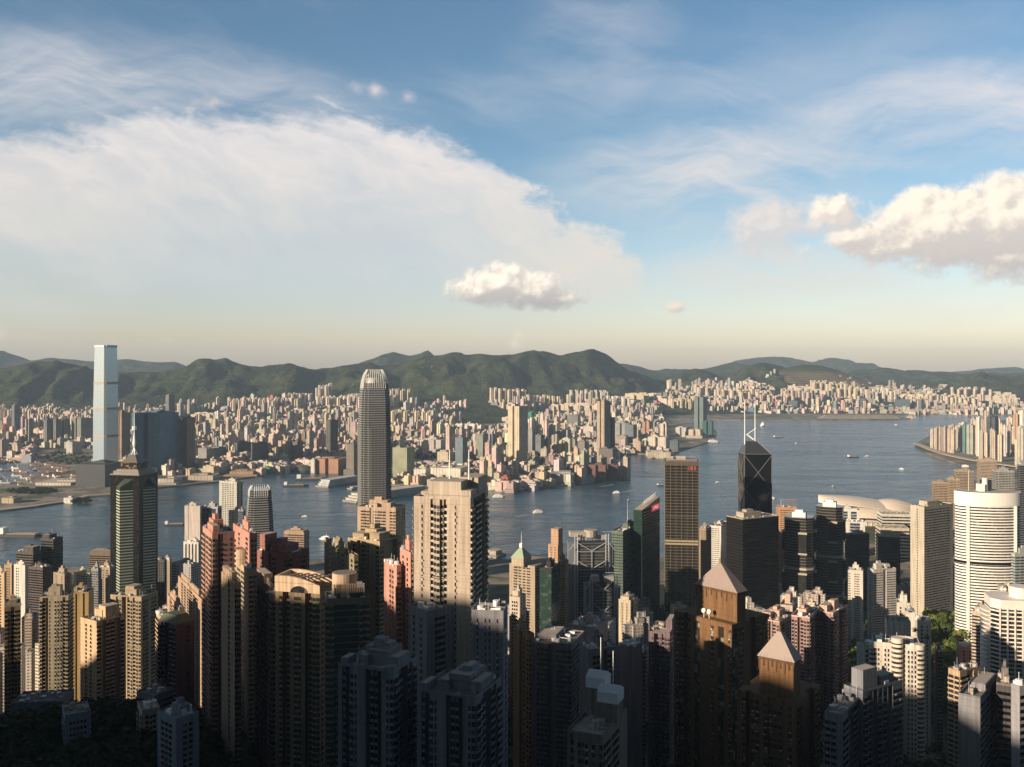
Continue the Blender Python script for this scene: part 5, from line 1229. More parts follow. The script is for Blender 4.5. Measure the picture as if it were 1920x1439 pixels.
# cruise terminal, ferry pier, low cultural buildings
def pier(label, p, q_, w, h, col, name='pier_building', cat='pier', tiers=2):
    a, b = Vector(G2(*p)), Vector(G2(*q_)); d = (b-a); L = d.length; ang = math.atan2(d.y, d.x); m = MB(); c0 = (a+b)/2
    m.box(-L/2, L/2, -w/2-6, w/2+6, -2, 4, c=(.35, .31, .27, 0))
    for k in range(tiers): f = 1-.06*k; m.box(-L/2*f+8, L/2*f-8, -w/2*f, w/2*f, 4+k*h/tiers, 4+(k+1)*h/tiers-.5, c=(*col, 1.0)); m.box(-L/2*f+6, L/2*f-6, -w/2*f-1.5, w/2*f+1.5, 3.5+(k+1)*h/tiers, 4+(k+1)*h/tiers, c=(*[min(1, x*1.1) for x in col], 0), bottom=True)
    return m.obj(name, M_CITY, loc=(c0.x, c0.y, 0), rz=ang, attrs=True, label=label, cat=cat)
pier('long white liner terminal on its pier beside the claw-crowned tower', (655, 942), (800, 922), 55, 20, (.66, .62, .56), tiers=3)
pier('white terraced ferry terminal with rounded end left of the claw-crowned tower', (603, 914), (668, 903), 45, 20, (.60, .64, .64), tiers=3)
pier('flat white jetty just left of the claw-crowned tower', (655, 918), (674, 916), 16, 4, (.62, .58, .52), tiers=1)
pier('long grey cruise terminal on the old runway at the far right shore', (1535, 786), (1685, 786), 90, 28, (.34, .30, .27), tiers=3)
pier('curved roof ferry pier at the near harbour edge right of the big pale tower', (918, 1046), (937, 1040), 22, 10, (.50, .44, .36), tiers=1)
m = MB(); D = 3330
for (x0, x1, h0, h1) in ((958, 972, 26, 22), (972, 990, 22, 14), (990, 998, 14, 34), (998, 1014, 40, 38)):
    m.face([]) if False else None
    xa, xb = px(x0, D)-px(985, D), px(x1, D)-px(985, D)
    m.face([(xa, 0, -4), (xb, 0, -4), (xb, 0, h1), (xa, 0, h0)], c=(.58, .40, .31, 0)); m.face([(xb, 60, -4), (xa, 60, -4), (xa, 60, h0), (xb, 60, h1)], c=(.58, .40, .31, 0))
    m.face([(xa, 0, h0), (xb, 0, h1), (xb, 60, h1), (xa, 60, h0)], c=(.60, .43, .34, 0)); m.face([(xb, 0, -4), (xb, 60, -4), (xb, 60, h1), (xb, 0, h1)], c=(.5, .34, .27, 0)); m.face([(xa, 60, -4), (xa, 0, -4), (xa, 0, h0), (xa, 60, h0)], c=(.58, .40, .31, 0))
m.obj('concert_hall', M_CITY, loc=(px(985, D), D, 4), attrs=True, label='windowless pink concert hall with a sweeping sloped roof on the far shore', cat='concert hall'); LEDGER.append((px(985, D), D+30, 70))
def dome(label, x, yb, r, col, name='domed_hall', h=.75, seg=12):
    D = gy(yb, 4); m = MB()
    for i in range(seg*2):
        for j in range(seg//2):
            t0, t1 = pi*i/seg, pi*(i+1)/seg; p0, p1 = pi*j/seg, pi*(j+1)/seg
            S_ = lambda t, p: (r*cos(t)*cos(p), r*sin(t)*cos(p), r*h*sin(p))
            m.face([S_(t0, p0), S_(t1, p0), S_(t1, p1), S_(t0, p1)], c=(*col, 0))
    m.prism([(r*1.02*cos(2*pi*i/24), r*1.02*sin(2*pi*i/24)) for i in range(24)], -4, 5, c=(*[k*.8 for k in col], .5))
    LEDGER.append((px(x, D), D+r, r*1.2)); return m.obj(name, M_CITY, loc=(px(x, D), D+r, 5), attrs=True, label=label, cat='domed hall')
dome('small white egg dome on the far waterfront', 1021, 906, 17, (.66, .60, .52))
dome('large dark grey domed hall near the ribbed hotel on the far shore', 563, 886, 42, (.13, .14, .15), h=.55)
dome('pale blue shell roofed station building beside the domed hall', 492, 874, 34, (.30, .34, .38), h=.4)
# second lot of low blocks along the far waterfront
for a in (('white glazed museum block right of the small egg dome', 1031, 1080, 889, 907, (.44, .44, .42), .6, -6, 'notch'),
          ('terraced pale block with a garden roof left of the brick hotel', 1092, 1106, 868, 900, (.52, .44, .34), 1.0, -15, 'box'),
          ('low cream harbour wall block below the white slotted building', 1215, 1258, 848, 858, (.62, .54, .42), .2, -2, 'box'),
          ('long low roof in the railway land left part of the far shore', 290, 330, 898, 908, (.50, .46, .40), .0, -4, 'box'),
          ('low sand coloured sheds along the left far shore', 352, 400, 892, 901, (.55, .47, .36), .0, 2, 'box'),
          ('stacked containers and sheds in the left part of the far shore', 430, 475, 884, 892, (.48, .33, .22), .3, 2, 'box'),
          ('low exhibition shed on the lawn at the left far shore', 2, 30, 934, 944, (.45, .38, .24), .0, -8, 'box'),
          ('long thin white canopy at the edge of the boat shelter', 68, 138, 905, 910, (.62, .56, .48), .0, -2, 'box'),
          ('white round-roofed pavilion cluster on the lawn of the far shore', 118, 140, 934, 942, (.62, .60, .56), .0, -10, 'box')): landmark(*a)

# ---- east point of the island
EAST = [(1745, 1753, 806, 842), (1753, 1761, 803, 843), (1761, 1769, 801, 845), (1769, 1778, 802, 847), (1777, 1786, 804, 849), (1785, 1793, 806, 850), (1791, 1799, 802, 846),
        (1797, 1806, 798, 845), (1806, 1818, 796, 850), (1816, 1832, 797, 852), (1828, 1833, 789, 852), (1832, 1840, 783, 856), (1838, 1846, 808, 862), (1846, 1856, 812, 862), (1857, 1862, 806, 864), (1861, 1870, 808, 866),
        (1846, 1856, 771, 835), (1855, 1876, 782, 842), (1876, 1888, 797, 850), (1872, 1884, 816, 866), (1882, 1892, 800, 856), (1890, 1900, 797, 850), (1898, 1906, 800, 856), (1902, 1914, 778, 840), (1904, 1912, 826, 874), (1911, 1926, 802, 880), (1840, 1848, 787, 832), (1822, 1834, 786, 826), (1868, 1880, 786, 826), (1890, 1905, 784, 826), (1912, 1930, 772, 820), (1800, 1812, 794, 830), (1780, 1794, 798, 832)]
ECOL = {8: (.10, .22, .20), 9: (.42, .42, .36), 17: (.03, .05, .06), 20: (.66, .64, .6), 23: (.56, .34, .2), 25: (.5, .48, .4)}
for i, (x0, x1, yt, yb) in enumerate(EAST):
    ci = ECOL.get(i, random.choice(PAL[:6]))
    ord_ = 'leftmost' if i == 0 else ''
    lab = {8: 'green glass tower in the east point cluster', 9: 'grey gridded tower beside the green glass one on the east point', 17: 'black blue glass tower behind the east point cluster', 20: 'white vertical ribbed tower on the east point', 23: 'orange tan tower at the right edge of the east point', 25: 'tall slab with bright horizontal stripes at the right edge of the east point'}.get(i)
    o = landmark(lab or 'pale tan tower packed in the apartment cluster on the east point', x0, x1, yt, yb, ci, .9 if i in ECOL else .15, -62 if i < 8 else -48, 'notch' if i % 2 else 'cross', name='apartment_block', cat='apartment block')
    if not lab: o['group'] = 'apartment blocks on the east point'

# ---- flyover and shelter along the east point
def strip(name, pts, w, z, th, mt, **kw):
    m = MB(); Q = []
    for i, p in enumerate(pts):
        a = Vector(pts[max(0, i-1)][:2]); b = Vector(pts[min(len(pts)-1, i+1)][:2]); d = (b-a).normalized(); n_ = Vector((-d.y, d.x)); Q.append((Vector(p[:2])-n_*w/2, Vector(p[:2])+n_*w/2))
    for (a, b), (c, d) in zip(Q, Q[1:]):
        for zz, fl in ((z, 0), (z-th, 1)):
            f = [(a.x, a.y, zz), (c.x, c.y, zz), (d.x, d.y, zz), (b.x, b.y, zz)]; m.face(f[::-1] if fl else f)
        m.face([(a.x, a.y, z-th), (c.x, c.y, z-th), (c.x, c.y, z), (a.x, a.y, z)]); m.face([(d.x, d.y, z-th), (b.x, b.y, z-th), (b.x, b.y, z), (d.x, d.y, z)])
    return m.obj(name, mt, **kw)
M_ROAD = plain('road', (.30, .25, .20), .9)
strip('elevated_road', [G2(a, b) for a, b in ((1718, 836), (1745, 848), (1775, 858), (1810, 866), (1850, 873), (1900, 880), (1960, 890))], 34, 14, 2, plain('flyover', (.46, .38, .30), .8), kind='structure')
strip('promenade', [G2(a, b) for a, b in ((-200, 978), (0, 958), (60, 951), (120, 942), (165, 931), (210, 928), (290, 915))], 16, 4.12, .1, plain('path_sand', (.42, .36, .27), .9), kind='structure')
# ---- general fabric of the city
GREEN = [(560, 765, 50, 9), (905, 795, 45, 14), (128, 858, 42, 14), (60, 922, 45, 5), (150, 941, 22, 3), (560, 772, 40, 8), (800, 865, 35, 12), (1052, 884, 26, 8), (1300, 738, 90, 7), (1180, 722, 50, 10), (700, 748, 30, 4), (1780, 765, 30, 4), (1870, 762, 60, 9), (1650, 745, 20, 4), (640, 822, 22, 8), (900, 868, 24, 7), (330, 878, 35, 6), (40, 853, 30, 4)]
def ingreen(p, r): return any(((p-a)/c)**2+((r-b)/d)**2 < 1 for a, b, c, d in GREEN)
R = random.Random(11); FB = []
grid_taken = {}
def taken(x, y, r):
    i, j = int(x//60), int(y//60)
    for a in (-1, 0, 1):
        for b in (-1, 0, 1):
            for (u, v, s) in grid_taken.get((i+a, j+b), ()):
                if math.hypot(x-u, y-v) < (r+s)*.78: return True
    return any(math.hypot(x-u, y-v) < r+s for u, v, s in LEDGER)
def take(x, y, r): grid_taken.setdefault((int(x//60), int(y//60)), []).append((x, y, r))
def add(x, y, w, d, h, yaw, col, st, kind, zone, ci):
    if y > 6500 and kter(x, y)+h > H-8: return False              # nothing stands on the upper slopes
    r = (w+d)/4
    if taken(x, y, r): return False
    take(x, y, r); z = max(4.0, kter(x, y))
    FB.append((w*h/y/y, x, y, z, w, d, h, yaw, col, st, kind, zone, ci)); return True
def zone_of(p):
    for lim_, nm in ((200, 'left of the blue tower'), (420, 'right of the spire tower'), (660, 'left of the claw-crowned tower'), (940, 'right of the claw-crowned tower'), (1120, 'left of the brown fluted tower'), (1300, 'around the inner bay'), (1720, 'on the far shore behind the braced tower'), (2200, 'on the far right shore')):
        if p < lim_: return nm
def ok(x, y):
    p = 960+x/y*F; r = HZ+(H-4)*F/y
    return -40 < p < 1960 and inpoly(KLAND, x, y) and not (p < 210 and r > 872) and not (p < 180 and y < gy(842) and r > 842 and p > 60) and not (r > 892 and p < 560) and not (1240 < p < 1700 and r > 776) and not (1000 < p < 1140 and 764 < r < 776 and False)
# estates: rows of matching towers
EST = [(765, 790, 9, 125, 10), (860, 800, 6, 110, 8), (480, 758, 9, 100, 7), (520, 755, 8, 95, 6), (700, 750, 10, 100, 7), (640, 752, 9, 95, 6), (1020, 752, 8, 95, 5), (955, 742, 8, 120, 6), (1110, 745, 8, 120, 5), (1160, 760, 6, 105, 6), (1080, 756, 8, 90, 5), (1255, 755, 8, 110, 6), (1290, 762, 7, 105, 5),
       (1345, 742, 9, 110, 7), (1385, 745, 7, 110, 6), (1420, 748, 8, 115, 7), (1460, 752, 9, 100, 6), (1500, 745, 8, 110, 7), (1520, 735, 7, 130, 6), (1560, 735, 9, 140, 7), (1590, 742, 9, 120, 6), (1630, 742, 9, 115, 6), (1655, 745, 8, 130, 7), (1730, 762, 6, 110, 6), (1740, 748, 9, 125, 7), (1775, 755, 8, 120, 6), (1810, 758, 8, 110, 6), (1830, 745, 9, 130, 7), (1870, 745, 9, 130, 7), (1895, 752, 6, 120, 6), (40, 800, 6, 100, 7), (100, 796, 8, 120, 8), (140, 800, 7, 115, 8), (60, 778, 8, 100, 8), (30, 778, 8, 90, 8), (190, 785, 6, 90, 6), (400, 775, 6, 80, 5), (560, 745, 7, 100, 6), (610, 735, 4, 120, 4), (745, 742, 6, 115, 4), (1200, 742, 4, 100, 4), (990, 738, 1, 90, 4)]
for (p, r, n_, h, sp) in EST:
    if p < 1130: r += 14; h *= .88
    else: r += 7; h *= .82
    y0 = None
    lo, hi = 3000.0, 11500.0                        # first ground point on this column seen at row r
    yy = lo
    while yy < hi:
        x = (p-960)/F*yy; z = max(4, kter(x, yy))
        if HZ+(H-z)*F/yy <= r: break
        yy += 40
    ci = R.choice([0, 0, 1, 2, 2, 4, 6, 10]); col = PAL[ci]; yaw = rad(R.choice([-40, -50, -25, -30])); w = R.uniform(24, 30); slab = R.random() < .3
    for k in range(n_*2):
        x = (p-960)/F*yy+(k % n_-n_/2)*w*1.45+R.uniform(-5, 5); y = yy+(k//n_)*75+R.uniform(-25, 25)+(k % 2)*30
        if inpoly(KLAND, x, y): add(x, y, w*(2.3 if slab else 1), w*(.6 if slab else 1), h*(.55 if slab else 1)*R.uniform(.94, 1.05), yaw, col, .5 if slab else .15, 'box' if slab else 'cross', 'estate', ci)
for k in range(46000):
    y = 2900*(10800/2900)**R.random() if R.random() < .5 else R.uniform(2900, 10500)
    p = R.uniform(-40, 1960); x = (p-960)/F*y
    if not ok(x, y): continue
    r = HZ+(H-4)*F/y
    if ingreen(p, r): continue
    if y > lin(Y2, p)+(-150 if p < 1130 else 450) or (p < 1250 and HZ+(H-kter(x, y))*F/y < lin([(0, 775), (420, 768), (470, 764), (700, 760), (1150, 758), (1250, 752)], p)): continue
    dn = NZ.noise(Vector((x/500, y/500, 7.7)))
    if y > lin(Y1, p)+500 and dn < (-.05 if p < 1130 else -.3): continue
    ang = {0: -36, 1: -24, 2: -44, 3: -12}[int((NZ.noise(Vector((x/1500, y/1500, 2)))+1)*2) % 4]
    ca, sa = cos(rad(ang)), sin(rad(ang)); u, v = x*ca+y*sa, -x*sa+y*ca
    iu, iv = round(u/33), round(v/31)
    if iu % 6 == 0 or iv % 9 == 0: continue                     # avenues and cross streets
    u, v = iu*33+R.uniform(-3, 3), iv*31+R.uniform(-3, 3); x, y = u*ca-v*sa, u*sa+v*ca
    if y < 2800 or not ok(x, y): continue
    hf = .55+1.5*max(0, NZ.noise(Vector((x/260, y/260, 1.5)))+.25); cl = int((NZ.noise(Vector((x/420, y/420, 9.1)))+1)*40)
    big = R.random()
    if y < 4300: h = R.uniform(15, 45) if big < .78 else R.uniform(45, 80)
    elif y < 6500: h = R.uniform(14, 40) if big < .8 else R.uniform(42, 85)
    else: h = R.uniform(20, 45) if big < .72 else R.uniform(45, 85)
    h = max(12, h*hf)
    if p < 420 and y < 5600: h *= .7
    if p > 1230: h = h*.85 if y > 7900 else min(h, 30)
    if 420 < p < 900 and y < 3900: h = min(h, 32)
    w, d = (R.uniform(16, 28), R.uniform(16, 36)) if h > 42 or R.random() < .35 else (R.uniform(20, 60), R.uniform(18, 36))
    ci = [0, 4, 2, 3, 10, 5, 1, 7, 2, 6][cl % 10] if R.random() < .45 else R.choice([0, 0, 1, 1, 2, 3, 3, 4, 5, 6, 7, 8, 9, 10, 11, 2]); cc = tuple(c*R.uniform(.85, 1.1) for c in PAL[ci])
    if R.random() < .012: cc, ci = R.choice([((.08, .28, .22), 7), ((.5, .12, .1), 7), ((.10, .2, .34), 7)])
    add(x, y, w, d, h, rad(ang+R.uniform(-3, 3)), cc, R.choice([.1, .3, .5, .9]) if ci < 9 else .9, R.choice(['box', 'box', 'notch', 'cross' if h > 60 else 'box']), 'city', ci)
FB.sort(key=lambda t: -t[0])
rest = MB(); RB = random.Random(3)
hn = lambda h: 'tall slim' if h > 95 else ('mid-height' if h > 50 else 'low')
for i, (_, x, y, z, w, d, h, yaw, col, st, kind, zone, ci) in enumerate(FB):
    if i < 125:
        m = MB(); city_block(m, 0, 0, 0, w, d, h, yaw, col, st, kind, RB)
        zn = zone_of(960+x/y*F); dist = 'near the water' if y < 4300 else ('mid city' if y < 6200 else 'towards the hills')
        m.obj('apartment_block', M_CITY, loc=(x, y, z), attrs=True, label='%s %s block %s, %s' % (hn(h), PNAME[ci], dist, zn), cat='apartment block', group='city blocks across the harbour')
    else: city_block(rest, x, y, z, w, d, h, yaw, col, st, kind, RB, tops=y < 7500)
rest.obj('city_blocks', M_CITY, attrs=True, kind='stuff', label='thousands of small far apartment blocks filling the city across the harbour', cat='city blocks')
print('FILL', len(FB))
# ================================================================== TREES, BOATS, SMALL BLOCKS
def crown(mb, x, y, z, r, n, R, s=1.0):
    """leaf clumps spread through an uneven crown"""
    lob = [(R.uniform(-.45, .45)*r, R.uniform(-.45, .45)*r, R.uniform(-.1, .35)*r, R.uniform(.45, .7)*r) for _ in range(5)]
    for k in range(n):
        lx, ly, lz, lr = lob[k % 5]
        v = Vector((R.gauss(0, 1), R.gauss(0, 1), R.gauss(0, .8)))
        v = v.normalized()*lr*R.uniform(.75, 1.05)
        c = Vector((x+lx+v.x, y+ly+v.y, z+lz+v.z)); nrm = (v.normalized()+Vector((R.uniform(-.6, .6), R.uniform(-.6, .6), R.uniform(-.2, .8)))).normalized()
        e1 = nrm.orthogonal().normalized(); e2 = nrm.cross(e1); q_ = s*r*R.uniform(.12, .24)
        mb.face([c+e1*q_, c+e2*q_*R.uniform(.6, 1), c-e1*q_, c-e2*q_*R.uniform(.6, 1)])
R = random.Random(5)
crowns = []
for i in range(5):
    m = MB(); crown(m, 0, 0, 8.2, 5.2, 300, R); crowns.append(m.mesh('crown', M_LEAF))
tm_ = MB(); tm_.bar((0, 0, -1), (.2, .1, 6), .45, 6, .25)
for k in range(4): tm_.bar((.2, .1, 5), (2.2*cos(k*1.6), 2.2*sin(k*1.6), 9), .2, 5, .08)
tm_ = tm_.mesh('trunk', M_BARK)
PARK = []
tries = 0
while len(PARK) < 290 and tries < 30000:
    tries += 1
    p = R.uniform(1590, 1735) if R.random() < .25 else R.uniform(1735, 1870); D = R.uniform(860, 1330); x = px(p, D); z = ter(x, D); row = HZ+(H-z)*F/D
    if p < 1735 and (D > 1120 or D < 900): continue
    if row > 1330: continue
    if any(math.hypot(x-a, D-b) < 6.2 for a, b in PARK): continue
    PARK.append((x, D))
BW = [(o.location.x, o.location.y) for o in COL.objects if o.parent is None and o.type == 'EMPTY']
for (x, D) in PARK:
    if any(math.hypot(x-a, D-b) < 17 for a, b in BW): continue
    s = R.uniform(.8, 1.45); p = 960+x/D*F
    ro = empty('tree', (x, D, ter(x, D)-.3), R.uniform(0, 6), label='leafy green tree in the sunlit wood below the oval white tower' if p > 1735 else 'dark green tree in the shaded gully left of the white rounded tower', cat='tree', group='trees in the park wood' if p > 1735 else 'trees in the gully')
    ro.scale = (s, s, s*R.uniform(.85, 1.1))
    link('crown', R.choice(crowns), ro); link('trunk', tm_, ro)
# closed woods on the slopes
fo = MB(); fd = MB(); n_ = 0
for k in range(7000):
    D = R.uniform(330, 1500); t = R.uniform(-.6, .6); x = t*D
    z = ter(x, D); row = HZ+(H-z)*F/D; p = 960+t*F
    if row > 1560: continue
    leftwood = p < 400 and D < 640
    if not leftwood and R.random() < .55: continue
    if any(math.hypot(x-a, D-b) < 15 for a, b in BW): continue
    if n_ > 1500: break
    n_ += 1
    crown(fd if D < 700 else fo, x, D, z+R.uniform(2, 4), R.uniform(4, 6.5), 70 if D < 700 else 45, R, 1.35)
for k in range(5200):
    D = R.uniform(370, 640); x = R.uniform(-.6, -.30)*D
    if any(math.hypot(x-a, D-b) < 13 for a, b in BW) or n_ > 2300: continue
    if HZ+(H-ter(x, D))*F/D > 1520: continue
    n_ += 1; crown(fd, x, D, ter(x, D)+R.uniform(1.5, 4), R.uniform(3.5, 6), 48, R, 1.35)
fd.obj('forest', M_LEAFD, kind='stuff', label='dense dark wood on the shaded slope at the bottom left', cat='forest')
fo.obj('forest', M_LEAF, kind='stuff', label='patches of trees between the towers on the slope', cat='forest')
# greenery across the water
gm = MB()
for (a, b, c, d) in GREEN:
    for k in range(int(150*max(.5, c/45))):
        u, v = R.uniform(-1, 1), R.uniform(-1, 1)
        if u*u+v*v > 1: continue
        D = gy(b+v*d, 4); x = px(a+u*c, D)
        if not inpoly(KLAND, x, D) and not (a+u*c < 215 and b+v*d > 905): continue
        z = max(4, kter(x, D)); crown(gm, x, D, z+3, R.uniform(6, 10), 16, R, 2.0)
gm.obj('trees', leaf('far_leaf', (.016, .028, .010), (.045, .058, .02), .02), kind='stuff', label='parks and wooded patches between the buildings across the harbour', cat='trees')
lm = MB(); D0, D1 = gy(945), gy(922)
# roof trees
def shrub(parent_xyz, label, n=120, r=2.4):
    m = MB(); crown(m, 0, 0, r*.6, r, n, R); m.obj('roof_tree', M_LEAF, loc=parent_xyz, label=label, cat='tree')
for (p, row, D, lab) in ((1355-40, 1150, 540, 'dark roof shrub at the left shoulder of the upper brown pyramid tower'), (1716, 1186, 676, 'round green tree on the roof terrace behind the white rounded tower'), (1738, 1200, 640, 'trailing green hedge on the roof right of the round roof tree'), (632, 1036, 604, 'bushy roof garden on the shaded olive tower'), (650, 1042, 612, 'second bush of the roof garden on the shaded olive tower'), (1142, 1206, 660, 'green roof garden patch on the pinkish penthouse'), (1440, 1160, 590, 'dark shrub on the right shoulder roof beside the upper pyramid')):
    shrub((px(p, D), D, pz(row, D)), lab)
# ---- small blocks between the island towers
R = random.Random(21); cnt = 0
EB = [(a, b, 24) for a, b in BW]
for k in range(9000):
    if cnt >= 145: break
    D = R.uniform(700, 1900); p = R.uniform(-40, 1960); x = px(p, D); z = max(3.5, ter(x, D))
    if 1590 < p < 1860 and D < 1330: continue
    if not inpoly(IPOLY, x, D+25): continue
    if any(math.hypot(x-a, D-b) < r for a, b, r in EB): continue
    cap = lin([(0, 1120), (200, 1120), (330, 1105), (400, 1130), (560, 1090), (600, 1075), (900, 1110), (960, 1130), (1060, 1140), (1200, 1120), (1260, 1120), (1330, 1120), (1460, 1080), (1700, 1060), (1800, 1060), (1960, 1060)], p)+R.uniform(0, 50)
    if D > 1450: cap = max(cap, 1060)
    h = min(pz(cap, D)-z, R.uniform(20, 95))
    if h < 8: h = R.uniform(8, 16)
    if HZ+(H-z-h)*F/D < cap-4: continue
    w, d = R.uniform(15, 26), R.uniform(14, 24); EB.append((x, D, (w+d)/2+3)); ci = R.choice([0, 1, 2, 3, 4, 4, 5, 6, 7, 9]); cnt += 1
    m = MB(); city_block(m, 0, 0, 0, w, d, h, rad(-R.choice([14, 20, 28, -14])), PAL[ci], R.choice([.2, .4, .9]), R.choice(['box', 'notch', 'cross']), R)
    for _ in range(5):
        u, v = R.uniform(-.4, .4)*w, R.uniform(-.4, .4)*d; q_ = R.uniform(.6, 1.8); m.box(u-q_, u+q_, v-q_, v+q_, h-.1, h+R.uniform(1, 3), c=(.5, .45, .4, 0))
    zn = 'near the dark spire tower' if p < 420 else ('between the pink towers and the harbour' if p < 780 else ('right of the big pale tower' if p < 1060 else ('below the bank towers' if p < 1330 else 'on the right half of the slope')))
    m.obj('apartment_block', M_CITY, loc=(x, D, z), attrs=True, label='%s %s block squeezed %s' % ('taller' if h > 55 else 'low', PNAME[ci], zn), cat='apartment block', group='small blocks between the towers')
# ---- boats
M_HULL = plain('hull_dark', (.06, .05, .05), .6); M_HULLR = plain('hull_rust', (.22, .08, .05), .7); M_DECK = plain('deck', (.35, .28, .2), .8); M_HULLW = plain('hull_white', (.7, .69, .65), .5)
def hull(L, B, h, z=0):
    return [(-L/2, -B/2), (L*.32, -B/2), (L/2, 0), (L*.32, B/2), (-L/2, B/2)]
def boat(label, x, y, L, ang, kind, group=None, hm=None):
    D = gy(y); ro = empty({'barge': 'barge', 'ferry': 'ferry', 'crane': 'crane_barge', 'boat': 'motor_boat'}[kind], (px(x, D), D, 0), rad(ang), label=label, cat={'barge': 'barge', 'ferry': 'ferry', 'crane': 'crane barge', 'boat': 'boat'}[kind], group=group)
    B = L*.24; P = hull(L, B, 3)
    m = MB(); m.prism(scaled(P, .94), -.5, L*.045+1, P2=P); m.obj('hull', hm or (M_HULLW if kind in ('ferry', 'boat') else M_HULL), ro); h = L*.045+1
    m = MB()
    if kind == 'ferry': m.box(-L*.42, L*.3, -B*.4, B*.4, h, h+L*.07+1.5); m.box(-L*.3, L*.12, -B*.3, B*.3, h+L*.07+1.5, h+L*.13+2); m.bar((-L*.1, 0, h), (-L*.1, 0, h+L*.2+4), L*.012)
    elif kind == 'boat': m.box(-L*.25, L*.15, -B*.33, B*.33, h, h+L*.13)
    else: m.box(-L*.45, -L*.33, -B*.35, B*.35, h, h+L*.10+1.5); m.box(-L*.28, L*.3, -B*.36, B*.36, h, h+1.6, mi=1)
    m.obj('cabin', [M_WHITE, M_DECK], ro)
    if kind == 'crane':
        m = MB(); m.bar((L*.1, 0, h), (L*.1, 0, h+L*.28), .8); m.bar((L*.1, 0, h+2), (-L*.35, 0, h+L*.62), .7, 4, .4); m.bar((L*.1, 0, h+L*.28), (-L*.35, 0, h+L*.62), .25); m.obj('crane_boom', hm or M_HULLR, ro)
    return ro
for a in (('long low cargo barge with a rear deckhouse at the far left', 42, 1006, 128, -4, 'barge'), ('white ferry with a wake left of the bronze tower', 1155, 925, 24, 190, 'ferry'), ('dark tug just left of the bronze tower', 1240, 911, 34, 10, 'barge'), ('white cruise ship in the far bay right of the twin masts', 1430, 799, 110, 250, 'ferry'),
          ('orange decked vessel right of the braced tower in the open harbour', 1459, 821, 60, 0, 'barge'), ('pale launch right of the braced tower near the lattice roof', 1446, 936, 30, 4, 'ferry'), ('tiny launch above the winged exhibition roof', 1563, 912, 14, 30, 'boat'), ('tiny sail white boat in the wide right harbour', 1492, 832, 22, 70, 'boat'),
          ('white ferry close to the promontory tip', 1338, 830, 70, 12, 'ferry'), ('speedboat ahead of a long thin wake left of the claw-crowned tower', 571, 969, 16, 185, 'boat'), ('tiny white launch above the red sign tower', 1179, 938, 12, 40, 'boat'), ('white ferry near the concert hall quay', 935, 933, 40, 12, 'ferry'), ('tiny launch in the far right channel', 1716, 783, 28, 10, 'boat'), ('small ferry by the east point breakwater', 1811, 876, 34, 0, 'ferry'),
          ('brown sand barge moored off the left terminal', 555, 912, 90, 8, 'barge'), ('brown dredger barge beside the sand barge', 585, 900, 120, 8, 'crane'), ('small boat near the middle right of the harbour', 1680, 797, 26, 0, 'boat'), ('green hulled ferry in the channel between the striped twin and the claw-crowned tower', 610, 1012, 34, 160, 'ferry'), ('small ferry crossing right of the big pale tower', 1010, 962, 34, 20, 'ferry'), ('small launch with a wake right of the bronze tower', 1345, 905, 18, 200, 'boat'), ('low barge under tow in the wide harbour', 1600, 858, 60, 12, 'barge'), ('little tug in front of the low barge under tow', 1626, 856, 22, 12, 'boat'), ('white launch in open water above the banded office pair', 1690, 880, 20, 150, 'boat'), ('small cargo barge left of the grid windowed hotel', 330, 985, 60, 8, 'barge')): boat(*a)
R = random.Random(9); k = 0; pl = []
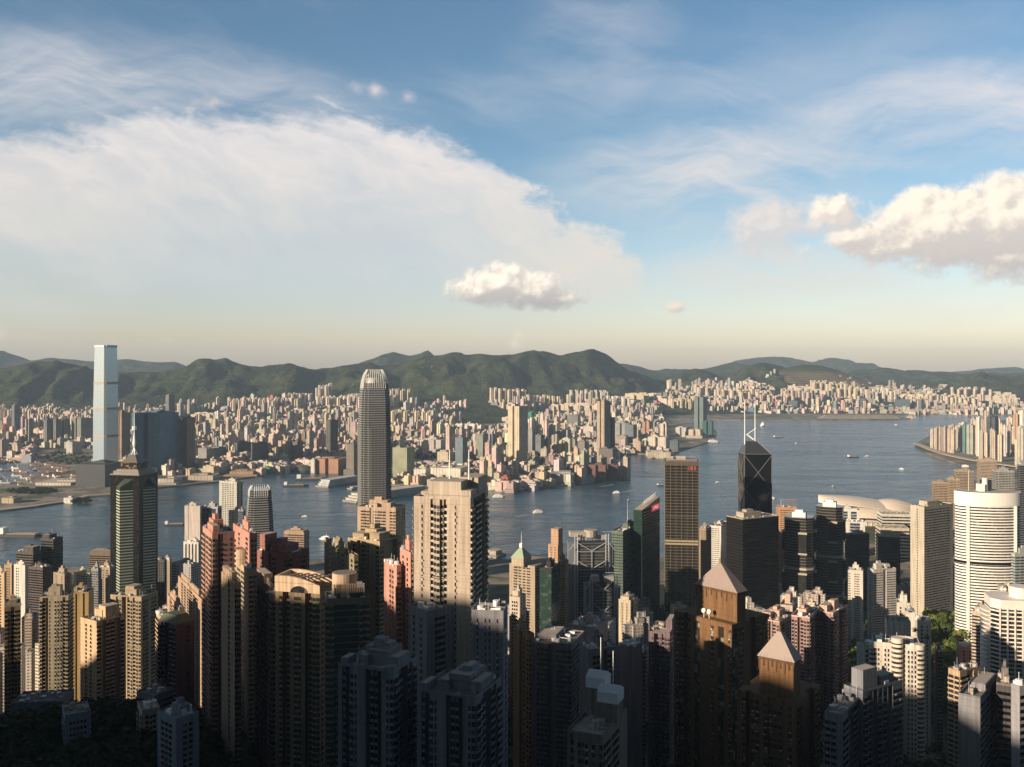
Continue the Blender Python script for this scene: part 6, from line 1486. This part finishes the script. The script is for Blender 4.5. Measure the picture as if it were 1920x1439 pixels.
while k < 64:
    p = R.uniform(-20, 150); r = R.uniform(848, 914)
    if p > 70 and not (868 < r < 905 and p-70 < (r-862)*2.6 and p < 140): continue
    D = gy(r); x = px(p, D)
    if p < 66 and 868 < r < 900 and R.random() < .75: continue
    if any(math.hypot(x-a, D-b) < 34 for a, b in pl): continue
    pl.append((x, D)); k += 1
    o = boat('rusty working barge moored in the crowded boat shelter at the left', p, r, R.uniform(32, 58), R.uniform(-35, 35), R.choice(['crane', 'crane', 'barge']), 'barges in the boat shelter', R.choice([M_HULL, M_HULLR, M_HULLR, M_HULLW]))
    if p > 66 and not (p < 76 and r > 880): o.location.z = 4.2
    o['label'] = 'rusty crane barge with raised boom moored in the crowded boat shelter at the left' if o.name.startswith('crane') else 'low deck barge moored in the crowded boat shelter at the left'
def wake(label, a, b, w):
    A_, B_ = Vector(G2(*a)), Vector(G2(*b)); d = (B_-A_).normalized(); n_ = Vector((-d.y, d.x)); m = MB()
    m.face([(A_.x-n_.x*1, A_.y-n_.y*1, .05), (B_.x-n_.x*w, B_.y-n_.y*w, .05), (B_.x+n_.x*w, B_.y+n_.y*w, .05), (A_.x+n_.x*1, A_.y+n_.y*1, .05)])
    m.obj('wake', plain('foam', (.32, .38, .42), .6, 0, .8, .2), kind='stuff', label=label, cat='wake')
wake('long thin foam wake of the speedboat left of the claw-crowned tower', (572, 969), (655, 963), 5)
wake('foam wake of the launch right of the bronze tower', (1347, 905), (1385, 899), 5); wake('foam wake of the small ferry right of the big pale tower', (1007, 963), (968, 969), 6); wake('foam wake of the launch above the banded office pair', (1692, 879), (1730, 873), 5)
wake('foam wake behind the white ferry', (1158, 925), (1190, 919), 6); wake('foam streak near the far waterfront point', (1124, 913), (1150, 909), 5)
# ================================================================== haze
hz_ = MB(); hz_.prism([(-25000, -3200), (25000, -3200), (25000, 26500), (-25000, 26500)], -3.0, 900.0, bottom=True)
hm = bpy.data.materials.new('haze'); hm.use_nodes = True; hm.node_tree.nodes.clear(); q = G(hm.node_tree)
pv = q.n('ShaderNodeVolumePrincipled'); pv.inputs['Color'].default_value = (.56, .76, 1.0, 1); pv.inputs['Density'].default_value = HAZE
pv.inputs['Anisotropy'].default_value = .0
oo = q.n('ShaderNodeOutputMaterial'); q.put(oo.inputs['Volume'], pv.outputs[0])
hz_.obj('haze', hm, kind='stuff', label='thin pale summer haze over the harbour and the hills')
